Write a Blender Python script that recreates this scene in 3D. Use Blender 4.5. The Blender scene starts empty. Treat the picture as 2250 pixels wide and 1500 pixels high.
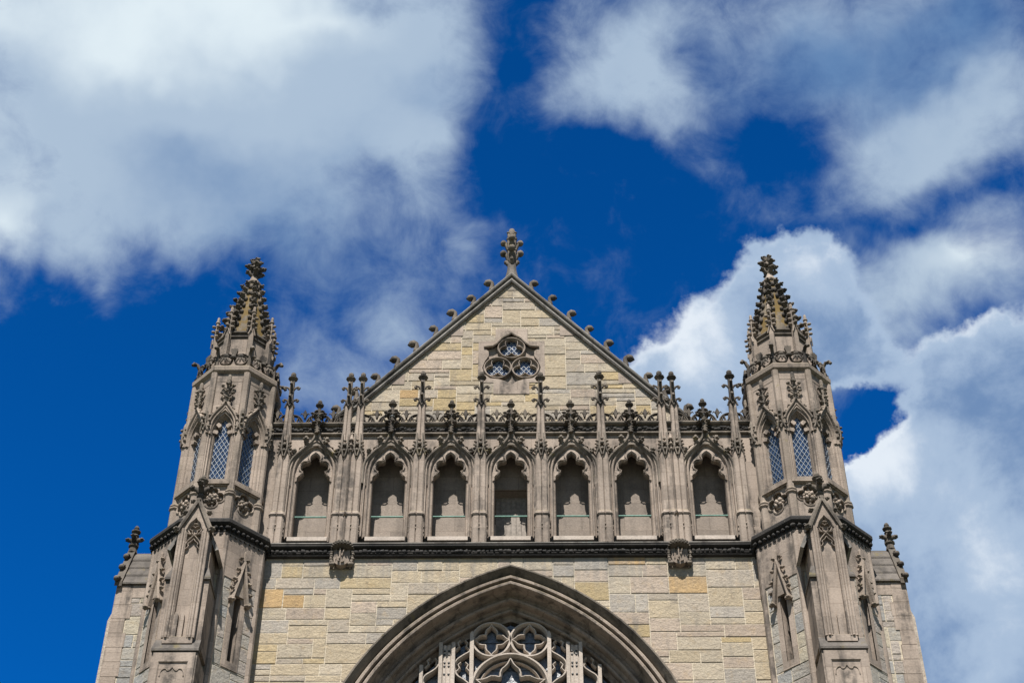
import bpy, math, random
from math import sin, cos, pi, radians, sqrt, atan2
from mathutils import Vector, Matrix
from mathutils.geometry import tessellate_polygon

SC = bpy.context.scene
COL = SC.collection
R_ = random.Random(11)

# ------------------------------------------------------------------ mesh builder
class MB:
    def __init__(s): s.v=[]; s.f=[]; s.sm=[]; s.c=[]
    def add(s, vs, fs, M=None, smooth=False, col=None):
        o=len(s.v)
        if M is None: s.v += [tuple(p) for p in vs]
        else: s.v += [tuple(M @ Vector(p)) for p in vs]
        for f in fs:
            s.f.append([i+o for i in f]); s.sm.append(smooth); s.c.append(col)
        return s
    def box(s,x0,x1,y0,y1,z0,z1,M=None,col=None):
        vs=[(x0,y0,z0),(x1,y0,z0),(x1,y1,z0),(x0,y1,z0),(x0,y0,z1),(x1,y0,z1),(x1,y1,z1),(x0,y1,z1)]
        return s.add(vs,[(0,3,2,1),(4,5,6,7),(0,1,5,4),(1,2,6,5),(2,3,7,6),(3,0,4,7)],M,False,col)
    def prism(s,poly,y0,y1,M=None):           # poly in (x,z), front at y0
        n=len(poly); vs=[(x,y0,z) for x,z in poly]+[(x,y1,z) for x,z in poly]
        fs=[tuple(range(n)),tuple(range(2*n-1,n-1,-1))]+[(i,i+n,(i+1)%n+n,(i+1)%n) for i in range(n)]
        return s.add(vs,fs,M)
    def loft(s,rings,M=None,smooth=False,cap=True,closed=True):
        n=len(rings[0]); vs=[p for r in rings for p in r]; fs=[]
        for k in range(len(rings)-1):
            for i in range(n if closed else n-1):
                j=(i+1)%n
                fs.append((k*n+i,k*n+j,(k+1)*n+j,(k+1)*n+i))
        s.add(vs,fs,M,smooth)
        if cap and closed:
            s.add(rings[0],[tuple(range(n-1,-1,-1))],M); s.add(rings[-1],[tuple(range(n))],M)
        return s
    def lathe(s,prof,n=8,c=(0,0),phase=0,M=None,smooth=False,cap=True):
        rings=[[(c[0]+r*cos(phase+2*pi*i/n),c[1]+r*sin(phase+2*pi*i/n),z) for i in range(n)] for r,z in prof]
        return s.loft(rings,M,smooth,cap)
    def octo(s,prof,M=None):                  # prof = (circumradius, z)
        return s.lathe(prof,8,phase=pi/8,M=M)
    def tube(s,path,rad,n=6,M=None,smooth=True):
        rings=[]; P=[Vector(p) for p in path]
        for i,p in enumerate(P):
            d=(P[min(i+1,len(P)-1)]-P[max(i-1,0)]).normalized()
            a=Vector((0,1,0)) if abs(d.y)<.9 else Vector((1,0,0))
            u=d.cross(a).normalized(); w=d.cross(u)
            r=rad[i] if isinstance(rad,(list,tuple)) else rad
            rings.append([tuple(p+u*r*cos(2*pi*k/n)+w*r*sin(2*pi*k/n)) for k in range(n)])
        return s.loft(rings,M,smooth)
    def ball(s,c,r,sx=1,sy=1,sz=1,n=8,m=5,M=None,j=0,seed=0):
        q=random.Random(seed); vs=[]; fs=[]
        for a in range(m+1):
            t=pi*a/m
            for b in range(n):
                k=1+j*(q.random()-.5)
                vs.append((c[0]+r*sx*k*sin(t)*cos(2*pi*b/n),c[1]+r*sy*k*sin(t)*sin(2*pi*b/n),c[2]+r*sz*k*cos(t)))
        for a in range(m):
            for b in range(n):
                d=(b+1)%n; fs.append((a*n+b,(a+1)*n+b,(a+1)*n+d,a*n+d))
        return s.add(vs,fs,M,True)
    def sweep(s,path,prof,M=None,closed=False,cprof=False,smooth=False,cap=True):
        # path in (x,z); prof = (offset along left normal, y)
        n=len(path); N=[]
        for i in range(n):
            if closed: a=path[i-1]; b=path[i]; c=path[(i+1)%n]
            else: a=path[max(i-1,0)]; b=path[i]; c=path[min(i+1,n-1)]
            d1=(b[0]-a[0],b[1]-a[1]); d2=(c[0]-b[0],c[1]-b[1])
            if d1==(0,0): d1=d2
            if d2==(0,0): d2=d1
            l1=math.hypot(*d1) or 1; l2=math.hypot(*d2) or 1
            n1=(-d1[1]/l1,d1[0]/l1); n2=(-d2[1]/l2,d2[0]/l2)
            mx,mz=n1[0]+n2[0],n1[1]+n2[1]; l=math.hypot(mx,mz) or 1; mx/=l; mz/=l
            k=1/max(.35,mx*n1[0]+mz*n1[1]); N.append((mx*k,mz*k))
        m=len(prof); vs=[]
        for (x,z),(nx,nz) in zip(path,N): vs+=[(x+nx*o,y,z+nz*o) for o,y in prof]
        fs=[]
        for i in range(n if closed else n-1):
            j=(i+1)%n
            for a in range(m if cprof else m-1):
                b=(a+1)%m; fs.append((i*m+a,i*m+b,j*m+b,j*m+a))
        if cprof and cap and not closed: fs+=[tuple(range(m)),tuple(range(n*m-1,(n-1)*m-1,-1))]
        return s.add(vs,fs,M,smooth)
    def bar(s,path,w,d,y0,M=None,closed=False):
        return s.sweep(path,[(-w,y0+d),(-w,y0+d*.35),(-w*.3,y0),(w*.3,y0),(w,y0+d*.35),(w,y0+d)],M,closed,True)
    def plate(s,outer,holes,y0,y1=None,M=None):
        loops=[outer]+list(holes)
        pts=[p for l in loops for p in l]
        tris=tessellate_polygon([[Vector((x,z,0)) for x,z in l] for l in loops])
        s.add([(x,y0,z) for x,z in pts],[tuple(t) for t in tris],M)
        if y1 is not None:
            for l in loops:
                n=len(l)
                s.add([(x,y0,z) for x,z in l]+[(x,y1,z) for x,z in l],[(i,(i+1)%n,(i+1)%n+n,i+n) for i in range(n)],M)
        return s
    def merge(s,o,M=None):
        k=len(s.v); s.v+=[tuple(M@Vector(p)) if M else p for p in o.v]
        for f,a,c in zip(o.f,o.sm,o.c): s.f.append([i+k for i in f]); s.sm.append(a); s.c.append(c)
        return s
    def build(s,name,mat,parent=None,loc=None,rz=0):
        me=bpy.data.meshes.new(name); me.from_pydata(s.v,[],s.f)
        me.polygons.foreach_set('use_smooth',s.sm)
        if any(c is not None for c in s.c):
            at=me.color_attributes.new('tone','FLOAT_COLOR','CORNER'); i=0
            dat=[]
            for f,c in zip(s.f,s.c):
                c=c or (.5,.46,.38); dat += [c[0],c[1],c[2],1.0]*len(f)
            at.data.foreach_set('color',dat)
        me.materials.append(mat); me.update()
        import bmesh
        bm=bmesh.new(); bm.from_mesh(me); bmesh.ops.recalc_face_normals(bm,faces=bm.faces); bm.to_mesh(me); bm.free()
        o=bpy.data.objects.new(name,me); COL.objects.link(o)
        if parent: o.parent=parent
        if loc: o.location=loc
        o.rotation_euler.z=rz
        return o

def dup(o,parent,loc=None,rz=None,scale=None):
    c=o.copy(); COL.objects.link(c); c.parent=parent
    if loc is not None: c.location=loc
    if rz is not None: c.rotation_euler.z=rz
    if scale is not None: c.scale=scale
    return c
def T(x,y,z): return Matrix.Translation((x,y,z))
def RZ(a): return Matrix.Rotation(a,4,'Z')
def RY(a): return Matrix.Rotation(a,4,'Y')
def S(a,b=None,c=None): return Matrix.Diagonal((a,b if b is not None else a,c if c is not None else a,1))
def arc(cx,cz,r,a0,a1,n): return [(cx+r*cos(radians(a0+(a1-a0)*i/n)),cz+r*sin(radians(a0+(a1-a0)*i/n))) for i in range(n+1)]
def mir(h,keep=True):    # right half listed bottom -> apex (x>=0); returns left bottom -> apex -> right bottom
    return [(-x,z) for x,z in h]+[(x,z) for x,z in reversed(h) if x>1e-6]
def smooth_path(p,k=2):
    for _ in range(k):
        q=[p[0]]
        for a,b in zip(p,p[1:]): q+=[(a[0]*.75+b[0]*.25,a[1]*.75+b[1]*.25),(a[0]*.25+b[0]*.75,a[1]*.25+b[1]*.75)]
        q.append(p[-1]); p=q
    return p

# ------------------------------------------------------------------ materials
def nodes(name):
    m=bpy.data.materials.new(name); m.use_nodes=True; nt=m.node_tree
    return m,nt,nt.nodes['Principled BSDF']
def N(nt,t,**kw):
    n=nt.nodes.new(t)
    for k,v in kw.items():
        if k.startswith('_'): setattr(n,k[1:],v)
        else: n.inputs[k.replace('__',' ')].default_value=v
    return n
def L(nt,a,b): nt.links.new(a,b)
def math_(nt,op,a,b=None,clamp=False):
    n=nt.nodes.new('ShaderNodeMath'); n.operation=op; n.use_clamp=clamp
    for i,x in enumerate((a,b)):
        if x is None: continue
        if isinstance(x,(int,float)): n.inputs[i].default_value=x
        else: L(nt,x,n.inputs[i])
    return n.outputs[0]
def ramp(nt,x,lo,hi,a=0.,b=1.):
    n=N(nt,'ShaderNodeMapRange',_interpolation_type='SMOOTHSTEP'); L(nt,x,n.inputs['Value'])
    for k,v in (('From Min',lo),('From Max',hi),('To Min',a),('To Max',b)): n.inputs[k].default_value=v
    return n.outputs[0]
def mixc(nt,f,a,b,mode='MIX'):
    n=nt.nodes.new('ShaderNodeMix'); n.data_type='RGBA'; n.blend_type=mode
    for sock,x in ((n.inputs[0],f),(n.inputs[6],a),(n.inputs[7],b)):
        if isinstance(x,(int,float)): sock.default_value=x
        elif isinstance(x,tuple): sock.default_value=(*x,1)
        else: L(nt,x,sock)
    return n.outputs[2]
def pos(nt,scale=(1,1,1)):
    g=nt.nodes.new('ShaderNodeNewGeometry'); m=nt.nodes.new('ShaderNodeVectorMath'); m.operation='MULTIPLY'
    L(nt,g.outputs['Position'],m.inputs[0]); m.inputs[1].default_value=scale
    return m.outputs[0],g
def noise(nt,v,scale,detail=4,rough=.55):
    n=N(nt,'ShaderNodeTexNoise',Scale=scale,Detail=detail,Roughness=rough); L(nt,v,n.inputs['Vector']); return n.outputs['Fac']
def bumped(nt,b,h,strength,dist):
    n=N(nt,'ShaderNodeBump',Strength=strength,Distance=dist); L(nt,h,n.inputs['Height']); L(nt,n.outputs[0],b.inputs['Normal'])

def stone(name,a,b,grime=(.05,.045,.04),gl=.44,gh=.66,gmax=.82,lichen=None,ll=.5,lh=.62,joints=True,top=None,bump=.5,course=.46):
    m,nt,bs=nodes(name); v,g=pos(nt)
    big=noise(nt,v,.9,5); fine=noise(nt,v,22,5,.65); mid=noise(nt,v,5,5,.6)
    c=mixc(nt,ramp(nt,big,.35,.68),a,b)
    c=mixc(nt,.55,c,mixc(nt,ramp(nt,fine,.25,.75),(.72,.72,.72),(1.2,1.2,1.2)),'MULTIPLY')
    h=fine
    if joints:
        sp=nt.nodes.new('ShaderNodeSeparateXYZ'); L(nt,v,sp.inputs[0])
        cb=nt.nodes.new('ShaderNodeCombineXYZ'); L(nt,math_(nt,'ADD',sp.outputs[0],math_(nt,'MULTIPLY',sp.outputs[1],.6)),cb.inputs[0]); L(nt,sp.outputs[2],cb.inputs[1])
        br=N(nt,'ShaderNodeTexBrick',Scale=1.,Mortar__Size=.006,Mortar__Smooth=.3,Brick__Width=1.15,Row__Height=course)
        br.inputs['Color1'].default_value=(.74,.73,.72,1); br.inputs['Color2'].default_value=(1.08,1.06,1.04,1); br.inputs['Mortar'].default_value=(.48,.44,.40,1)
        L(nt,cb.outputs[0],br.inputs['Vector'])
        c=mixc(nt,.75,c,br.outputs['Color'],'MULTIPLY')
    sv,_=pos(nt,(3.2,3.2,.35)); st=noise(nt,sv,1.,5,.6)
    gm=math_(nt,'MULTIPLY',ramp(nt,st,gl,gh),ramp(nt,mid,.3,.6))
    c=mixc(nt,math_(nt,'MULTIPLY',gm,gmax),c,grime)
    if lichen:
        lv=noise(nt,v,3.,5,.65); c=mixc(nt,ramp(nt,lv,ll,lh,0,.9),c,lichen)
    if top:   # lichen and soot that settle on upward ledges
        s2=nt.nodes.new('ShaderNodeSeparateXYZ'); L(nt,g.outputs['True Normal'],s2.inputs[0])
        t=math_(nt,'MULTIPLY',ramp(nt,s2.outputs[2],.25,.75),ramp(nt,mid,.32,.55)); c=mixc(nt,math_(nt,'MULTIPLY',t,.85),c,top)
    L(nt,c,bs.inputs['Base Color']); bs.inputs['Roughness'].default_value=.9; bs.inputs['Specular IOR Level'].default_value=.2
    bumped(nt,bs,h,bump,.02)
    return m
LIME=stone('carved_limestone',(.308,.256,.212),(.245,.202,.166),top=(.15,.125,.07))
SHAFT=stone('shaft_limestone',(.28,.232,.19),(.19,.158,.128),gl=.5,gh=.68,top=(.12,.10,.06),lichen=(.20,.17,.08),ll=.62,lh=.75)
SILL=stone('sunlit_pale_stone',(.40,.345,.295),(.36,.31,.26),gmax=.3,joints=False)  # limestone made paler, sunlit brightness put into the colour
DARK=stone('weathered_stone',(.125,.105,.083),(.06,.052,.044),grime=(.02,.018,.017),gl=.45,gh=.65,joints=False,top=(.16,.145,.12),bump=.8)
MIDS=stone('carved_stone',(.195,.165,.133),(.105,.09,.073),grime=(.03,.027,.024),gl=.45,gh=.66,joints=False,bump=.8,lichen=(.17,.135,.05),ll=.6,lh=.72)
CRUST_SHADE=stone('soot_and_shade_stone',(.045,.041,.037),(.022,.021,.020),grime=(.015,.015,.015),joints=False,bump=.8,top=(.10,.10,.10),lichen=(.13,.12,.10),ll=.66,lh=.74)  # cornice soot; also colours the passage floor and ceiling as shade
SLAB=stone('mossy_roof_slabs',(.135,.12,.105),(.09,.08,.07),joints=False,lichen=(.12,.10,.05),ll=.55,lh=.7,bump=.9)
COPE=stone('coping_stone',(.215,.20,.18),(.14,.13,.117),joints=False,lichen=(.15,.16,.145),ll=.6,lh=.7,bump=.4)
SPIRE=stone('ochre_lichen_stone',(.20,.165,.12),(.10,.083,.06),lichen=(.115,.075,.018),ll=.38,lh=.54,joints=False,bump=.7)
BACK=stone('passage_limestone',(.255,.215,.18),(.21,.178,.15),gmax=.3)

def ashlar_mat():
    m,nt,bs=nodes('random_ashlar'); v,g=pos(nt)
    at=nt.nodes.new('ShaderNodeVertexColor'); at.layer_name='tone'
    fine=noise(nt,v,30,6,.7); mid=noise(nt,v,4.5,5,.6); big=noise(nt,v,.7,4)
    bed,_=pos(nt,(1.5,1.5,9)); bd=noise(nt,bed,1.6,5,.6)
    c=mixc(nt,.7,at.outputs[0],mixc(nt,ramp(nt,fine,.2,.8),(.66,.66,.66),(1.28,1.28,1.28)),'MULTIPLY')
    c=mixc(nt,math_(nt,'MULTIPLY',ramp(nt,mid,.5,.75),.5),c,mixc(nt,.5,c,(.37,.25,.115)))
    c=mixc(nt,.6,c,mixc(nt,ramp(nt,bd,.3,.7),(.78,.78,.8),(1.12,1.12,1.1)),'MULTIPLY')
    sv,_=pos(nt,(2.6,2.6,.5)); st=noise(nt,sv,1.,5,.6)
    c=mixc(nt,math_(nt,'MULTIPLY',math_(nt,'MULTIPLY',ramp(nt,st,.52,.7),ramp(nt,mid,.35,.6)),.6),c,(.13,.12,.11))
    sp=nt.nodes.new('ShaderNodeSeparateXYZ'); L(nt,v,sp.inputs[0])
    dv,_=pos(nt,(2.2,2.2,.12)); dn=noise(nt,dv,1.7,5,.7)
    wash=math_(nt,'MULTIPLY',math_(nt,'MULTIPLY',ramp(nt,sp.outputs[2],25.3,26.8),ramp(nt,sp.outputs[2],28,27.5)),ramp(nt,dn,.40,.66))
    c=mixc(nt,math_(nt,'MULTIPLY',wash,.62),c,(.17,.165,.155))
    L(nt,c,bs.inputs['Base Color']); bs.inputs['Roughness'].default_value=.95; bs.inputs['Specular IOR Level'].default_value=.15
    h=math_(nt,'ADD',math_(nt,'MULTIPLY',noise(nt,v,11,5,.65),1.2),math_(nt,'MULTIPLY',fine,.5)); bumped(nt,bs,h,.6,.045)
    return m
ASH=ashlar_mat()
def simple(name,c,rough=.6,metal=0,spec=.5,ns=0):
    m,nt,bs=nodes(name); bs.inputs['Roughness'].default_value=rough; bs.inputs['Metallic'].default_value=metal; bs.inputs['Specular IOR Level'].default_value=spec
    v,_=pos(nt); n=noise(nt,v,14,4)
    L(nt,mixc(nt,ramp(nt,n,.3,.7),tuple(x*.75 for x in c),tuple(min(1,x*1.2) for x in c)),bs.inputs['Base Color'])
    if ns: bumped(nt,bs,n,ns,.02)
    return m
COPPER=simple('green_copper',(.09,.22,.17),.6)
LEAD=simple('pale_lead_cames',(.20,.23,.26),.5)
STEEL=simple('silver_band',(.75,.76,.78),.35)
WOOD=simple('grey_oak',(.23,.20,.17),.8,0,.3)
IRON=simple('black_iron',(.015,.015,.015),.5)
SLATE=simple('roof_slate',(.06,.065,.07),.7)
GRASS=simple('lawn',(.045,.06,.025),.95,0,.2)
def glass_mat(name,c,scale,amt,rough):
    m,nt,bs=nodes(name); v,_=pos(nt); n=noise(nt,v,scale,3,.6)
    L(nt,mixc(nt,ramp(nt,n,.35,.65),tuple(x*.5 for x in c),tuple(x*1.6 for x in c)),bs.inputs['Base Color'])
    bs.inputs['Roughness'].default_value=rough; bs.inputs['Specular IOR Level'].default_value=.9; bs.inputs['IOR'].default_value=1.6
    bumped(nt,bs,n,amt,.02); return m
GLASS=glass_mat('quarry_glass',(.010,.022,.05),9,.55,.1)
STAIN=glass_mat('stained_glass',(.028,.034,.042),14,1.,.42)

# ------------------------------------------------------------------ carved ornament
def knob(mb,c,r,seed=0,M=None):
    """a bunch of carved leaf lobes"""
    q=random.Random(seed*7+3)
    mb.ball(c,r*.72,1,1,.9,7,5,M,.25,seed)
    for k in range(6):
        a=2*pi*k/6+q.random(); e=.5*q.random()-.15
        mb.ball((c[0]+r*.66*cos(a),c[1]+r*.66*sin(a),c[2]+r*e),r*(.34+.14*q.random()),1,1,.8,6,4,M,.3,seed+k)
    mb.ball((c[0],c[1],c[2]+r*.62),r*.38,1,1,1,6,4,M,.2,seed+9)
def hook(mb,h,out,w,M=None):
    """scroll crocket: stem rises along z, curls out to +x and ends in a volute"""
    pts=[(-.06*out,0,0),(.10*out,0,.30*h),(.16*out,0,.62*h),(.36*out,0,.90*h),(.66*out,0,.98*h),(.90*out,0,.80*h),(.92*out,0,.58*h),(.72*out,0,.50*h)]
    rad=[w*1.35,w*1.05,w*.9,w*.9,w,w*1.1,w*1.05,w*.7]
    mb.tube(pts,rad,6,M)
    mb.ball((.70*out,0,.70*h),w*1.45,1,1.15,1,8,5,M)
def scroll(mb,u,z,out,h,y,w=.034,M=None):
    """small flat scroll leaf either side of a pinnacle, in the facade plane"""
    for s in (-1,1):
        pts=[(u+s*.03,y,z),(u+s*out*.45,y,z+h*.75),(u+s*out*.8,y,z+h),(u+s*out,y,z+h*.72),(u+s*out*.9,y,z+h*.42),(u+s*out*.68,y,z+h*.5)]
        mb.tube(pts,[w*1.1,w,w,w,w,w*.7],6,M)

# ------------------------------------------------------------------ the chapel
def thing(name,label,cat,loc=(0,0,0)):
    o=bpy.data.objects.new(name,None); COL.objects.link(o); o.location=loc; o['label']=label; o['category']=cat; return o
CH=thing('gothic_chapel','sunlit Gothic stone chapel with crocketed gable, seven-arch arcade and two octagonal spired turrets','church')

PAL=[((.352,.293,.208),5),((.335,.288,.219),5),((.352,.282,.175),2.6),((.318,.274,.218),4.5),((.298,.268,.228),2.5),((.328,.268,.212),4),((.352,.302,.230),3.5),((.352,.242,.125),.25),((.345,.27,.155),1.6)]
PALG=[((.29,.27,.235),5),((.26,.255,.24),3.5),((.32,.285,.22),2),((.30,.265,.23),3),((.34,.265,.15),.7)]
def pick(q,pal):
    t=q.random()*sum(w for _,w in pal)
    for c,w in pal:
        t-=w
        if t<=0: break
    k=.9+.2*q.random(); return tuple(x*k for x in c)
def clip(poly,a,b,c):      # keep a*x+b*z<=c
    out=[]
    for i in range(len(poly)):
        p=poly[i]; q=poly[(i+1)%len(poly)]; dp=a*p[0]+b*p[1]-c; dq=a*q[0]+b*q[1]-c
        if dp<=0: out.append(p)
        if dp*dq<0:
            t=dp/(dp-dq); out.append((p[0]+(q[0]-p[0])*t,p[1]+(q[1]-p[1])*t))
    return out
def layout(x0,x1,z0,z1,q,unit=(.155,.215),w=(.5,1.25)):
    """random-coursed ashlar: stones one to three courses tall packed without long bed joints"""
    zs=[z0]
    while zs[-1]<z1-.26: zs.append(zs[-1]+q.uniform(*unit))
    zs.append(z1); nz=len(zs)-1; dx=.11; nx=max(2,round((x1-x0)/dx)); dx=(x1-x0)/nx
    used=[[False]*nx for _ in range(nz)]; out=[]
    for j in range(nz):
        i=0
        while i<nx:
            if used[j][i]: i+=1; continue
            run=0
            while i+run<nx and not used[j][i+run]: run+=1
            k=min(q.choices((1,2,3),(.28,.50,.22))[0],nz-j)
            m=int(round(q.uniform(*w)/dx)); m=max(2,min(m,run))
            if run-m<3: m=run if run*dx<w[1]*1.25 else max(2,run//2)
            ok=0
            while ok<k and not any(used[j+ok][i:i+m]): ok+=1
            k=max(1,ok)
            for jj in range(j,j+k):
                for ii in range(i,i+m): used[jj][ii]=True
            out.append((x0+i*dx,x0+(i+m)*dx,zs[j],zs[j+k])); i+=m
    return out
def stone_block(mb,poly,y,q,pal,M=None,joint=.012,proud=(.004,.015),col=None):
    if len(poly)<3: return
    A=.5*sum(poly[i][0]*poly[(i+1)%len(poly)][1]-poly[(i+1)%len(poly)][0]*poly[i][1] for i in range(len(poly)))
    if abs(A)<.006: return
    cx=sum(p[0] for p in poly)/len(poly); cz=sum(p[1] for p in poly)/len(poly)
    def ins(d):
        r=[]
        for x,z in poly:
            dx,dz=x-cx,z-cz
            r.append((cx+(dx-math.copysign(min(d,abs(dx)),dx)),cz+(dz-math.copysign(min(d,abs(dz)),dz))))
        return r
    p=proud[0]+(proud[1]-proud[0])*q.random(); a=ins(joint); b=ins(joint+.010); n=len(poly)
    vs=[(x,y+.01,z) for x,z in a]+[(x,y-p*.7,z) for x,z in a]+[(x,y-p-.006*q.random(),z) for x,z in b]
    fs=[(i,(i+1)%n,(i+1)%n+n,i+n) for i in range(n)]+[(i+n,(i+1)%n+n,(i+1)%n+2*n,i+2*n) for i in range(n)]+[tuple(range(2*n,3*n))]
    mb.add(vs,fs,M,False,col or pick(q,pal))
MORT=(.47,.41,.315)

# ---- the great arch geometry
AC,AZ,AR=2.0,19.88,6.82
def arch_half(r,n=26,foot=6.0):
    t1=math.degrees(math.acos(AC/r))
    return [(r-AC,foot)]+arc(-AC,AZ,r,0,t1,n)[:-1]+[(0,AZ+sqrt(r*r-AC*AC))]
# ---- front wall below the string course
WX=6.62; ZTOP=26.9
mb=MB(); q=random.Random(5)
h=arch_half(AR-.04)
mb.plate([(-WX,0),(WX,0),(WX,ZTOP),(-WX,ZTOP)],[],0) if False else None
for s in (-1,1):
    vs=[];fs=[]
    for x,z in h: vs+=[(s*x,0,z),(s*WX,0,z)]
    for i in range(len(h)-1): fs.append((2*i,2*i+1,2*i+3,2*i+2))
    mb.add(vs,fs,None,False,MORT)
mb.add([(-WX,0,h[-1][1]),(WX,0,h[-1][1]),(WX,0,ZTOP),(-WX,0,ZTOP)],[(0,1,2,3)],None,False,MORT)
mb.add([(-WX,0,0),(WX,0,0),(WX,0,6),(-WX,0,6)],[(0,1,2,3)],None,False,MORT)
RA=AR-.07
for x0,x1,z0,z1 in layout(-WX,WX,6,ZTOP,q):
    p=[(x0,z0),(x1,z0),(x1,z1),(x0,z1)]
    pieces=[p]
    if x0<0<x1 and z0<26.6: pieces=[clip(p,1,0,0),clip(p,-1,0,0)]
    for p in pieces:
        if len(p)<3: continue
        cx=sum(v[0] for v in p)/len(p); cz=sum(v[1] for v in p)/len(p); s=1 if cx>0 else -1
        dx=abs(cx)+AC; dz=max(0,cz-AZ); l=math.hypot(dx,dz); nx,nz=dx/l,dz/l
        # keep outside the tangent line
        k=nx*(-AC)+nz*AZ+RA if dz>0 else RA-AC
        if dz>0: p=clip(p,-nx*s,-nz,-k)
        else: p=clip(p,-s,0,-k)
        stone_block(mb,p,0,q,PAL,col=None)
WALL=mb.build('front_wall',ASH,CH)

# ---- arch orders
prof=[(0,.02),(0,-.10),(-.10,-.03),(-.15,.05),(-.19,.05),(-.20,-.05),(-.225,-.075),(-.285,-.07),(-.30,-.01),(-.305,.13),
      (-.33,.16),(-.35,.11),(-.355,-.02),(-.38,-.045),(-.435,-.035),(-.45,.02),(-.45,.26),(-.50,.42),(-.56,.46),(-.585,.42),(-.60,.36),(-.63,.335),(-.68,.35),(-.70,.40),(-.705,.56),(-.77,.62),(-.80,.60),(-.82,.56),(-.86,.56),(-.88,.60),(-.885,.72),(-.96,.78),(-1.02,.80),(-1.03,1.15)]
path=mir(arch_half(AR))
mb=MB(); mb.sweep(path,prof); ARCH=mb.build('window_arch',LIME,CH)
mb=MB(); mb.sweep(path,[(.03,.0),(.045,-.15),(.015,-.19),(-.02,-.185),(-.15,-.02),(-.17,.04)]); mb.build('hood_mould',MIDS,ARCH)

# ---- tracery of the great window
TY=.80
def qfoil(cx,cz,r,half,n,rot=0):
    pts=[]
    st=360/n
    for k in range(n):
        ax=rot+k*st
        for a,rr in reversed(half): pts.append((ax-a,rr))
        for a,rr in half[1:]: pts.append((ax+a,rr))
        pts.pop()
    return [(cx+r*rr*cos(radians(a)),cz+r*rr*sin(radians(a))) for a,rr in pts]
Q4=[(0,.97),(5,.84),(12,.76),(22,.70),(31,.60),(39,.50),(45,.45)]
Q5=[(0,1.0),(5,.84),(11,.76),(20,.70),(28,.6),(33,.52),(36,.5)]
T3=[(0,.93),(14,.92),(28,.86),(40,.73),(50,.58),(56,.50),(60,.47)]
mb=MB()
for s in (-1,1):
    mb.bar(arc(s*.49,24.80,.49,0,360,40)[:-1],.058,.24,TY,closed=True)
    mb.bar(qfoil(s*.49,24.80,.47,Q4,4,90),.032,.18,TY+.03,closed=True)
    # mullions that die into the arch
    mb.box(s*.985-.05,s*.985+.05,TY-.05,TY+.28,8,24.93)
    mb.prism([(s*.985-.05,24.93),(s*.985+.05,24.93),(s*.985,25.02)],TY-.05,TY+.2)
    for dx in (-.155,-.05,.06,.165):
        ww=.045 if abs(dx)>.1 else .03
        mb.box(s*1.615+dx-ww,s*1.615+dx+ww,TY-.08 if abs(dx)>.1 else TY-.03,TY+.26,8,24.60 if abs(dx)<.1 else 24.66)
    mb.box(s*1.615-.17,s*1.615+.17,TY,TY+.28,8,24.60)
    mb.box(s*2.25-.045,s*2.25+.045,TY-.05,TY+.26,8,24.02)
    mb.box(s*3.0-.045,s*3.0+.045,TY-.05,TY+.26,8,22.9)
    # ogee ribs between the mullions
    mb.bar(smooth_path([(s*.99,24.62),(s*1.02,24.45),(s*1.22,24.33),(s*1.40,24.18),(s*1.43,23.95),(s*1.36,23.75),(s*1.16,23.63),(s*1.0,23.46)]),.046,.22,TY)
    mb.bar(smooth_path([(s*1.80,24.15),(s*1.85,23.98),(s*2.0,23.86),(s*2.18,23.74),(s*2.22,23.55),(s*2.1,23.4)]),.046,.22,TY)
    for cx,cz in ((1.22,24.62),(1.2,23.98),(1.98,24.1)):
        for a in (-1,1):
            mb.bar([(s*(cx+a*.19),cz-.12),(s*(cx+a*.09),cz+.0),(s*(cx+a*.13),cz+.10),(s*(cx+a*.06),cz+.17)],.03,.15,TY+.04)
# big central round arch and its foils
mb.bar(arc(0,23.40,.96,-20,200,44),.065,.26,TY-.02)
mb.bar(qfoil(0,23.36,.90,Q5,5,90),.036,.18,TY+.03,closed=True)
mb.bar(arc(0,23.40,.80,-20,200,30),.02,.2,TY+.1)
for z in (20.0,17.0,14.0): mb.box(-4.6,4.6,TY+.02,TY+.2,z,z+.12)
for x in (-3.9,0,3.9): mb.box(x-.05,x+.05,TY-.02,TY+.25,8,22.3)
TRAC=mb.build('window_tracery',SILL,CH,(0,-.24,-.15))
mb=MB(); 
hh=arch_half(AR-1.0); mb.add([(x,TY+.24,z) for x,z in mir(hh)],[tuple(range(len(mir(hh))))]); mb.build('stained_glass',STAIN,TRAC)
mb=MB()   # leading over the glass
for s in (-1,1):
    for k in range(5):
        mb.box(s*(.25+.52*k)-.008,s*(.25+.52*k)+.008,TY+.22,TY+.235,18,25)
for k in range(14): mb.box(-4,4,TY+.22,TY+.235,20+.4*k,20.014+.4*k)
mb.build('glazing_bar',IRON,TRAC)
pm=None   # black beads standing in for the shade inside the mullions' pierced openings
for s in (-1,1):
    for z in (24.42,24.32,24.08,23.98,23.75):
        for d in (-.055,.055):
            if pm is None: mb=MB(); mb.ball((0,0,0),.03,1,.5,1.1,8,4); pm=mb.build('mullion_piercing_shade',IRON,TRAC,(s*1.615+d,TY-.035,z))
            else: dup(pm,TRAC,(s*1.615+d,TY-.035,z))

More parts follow.
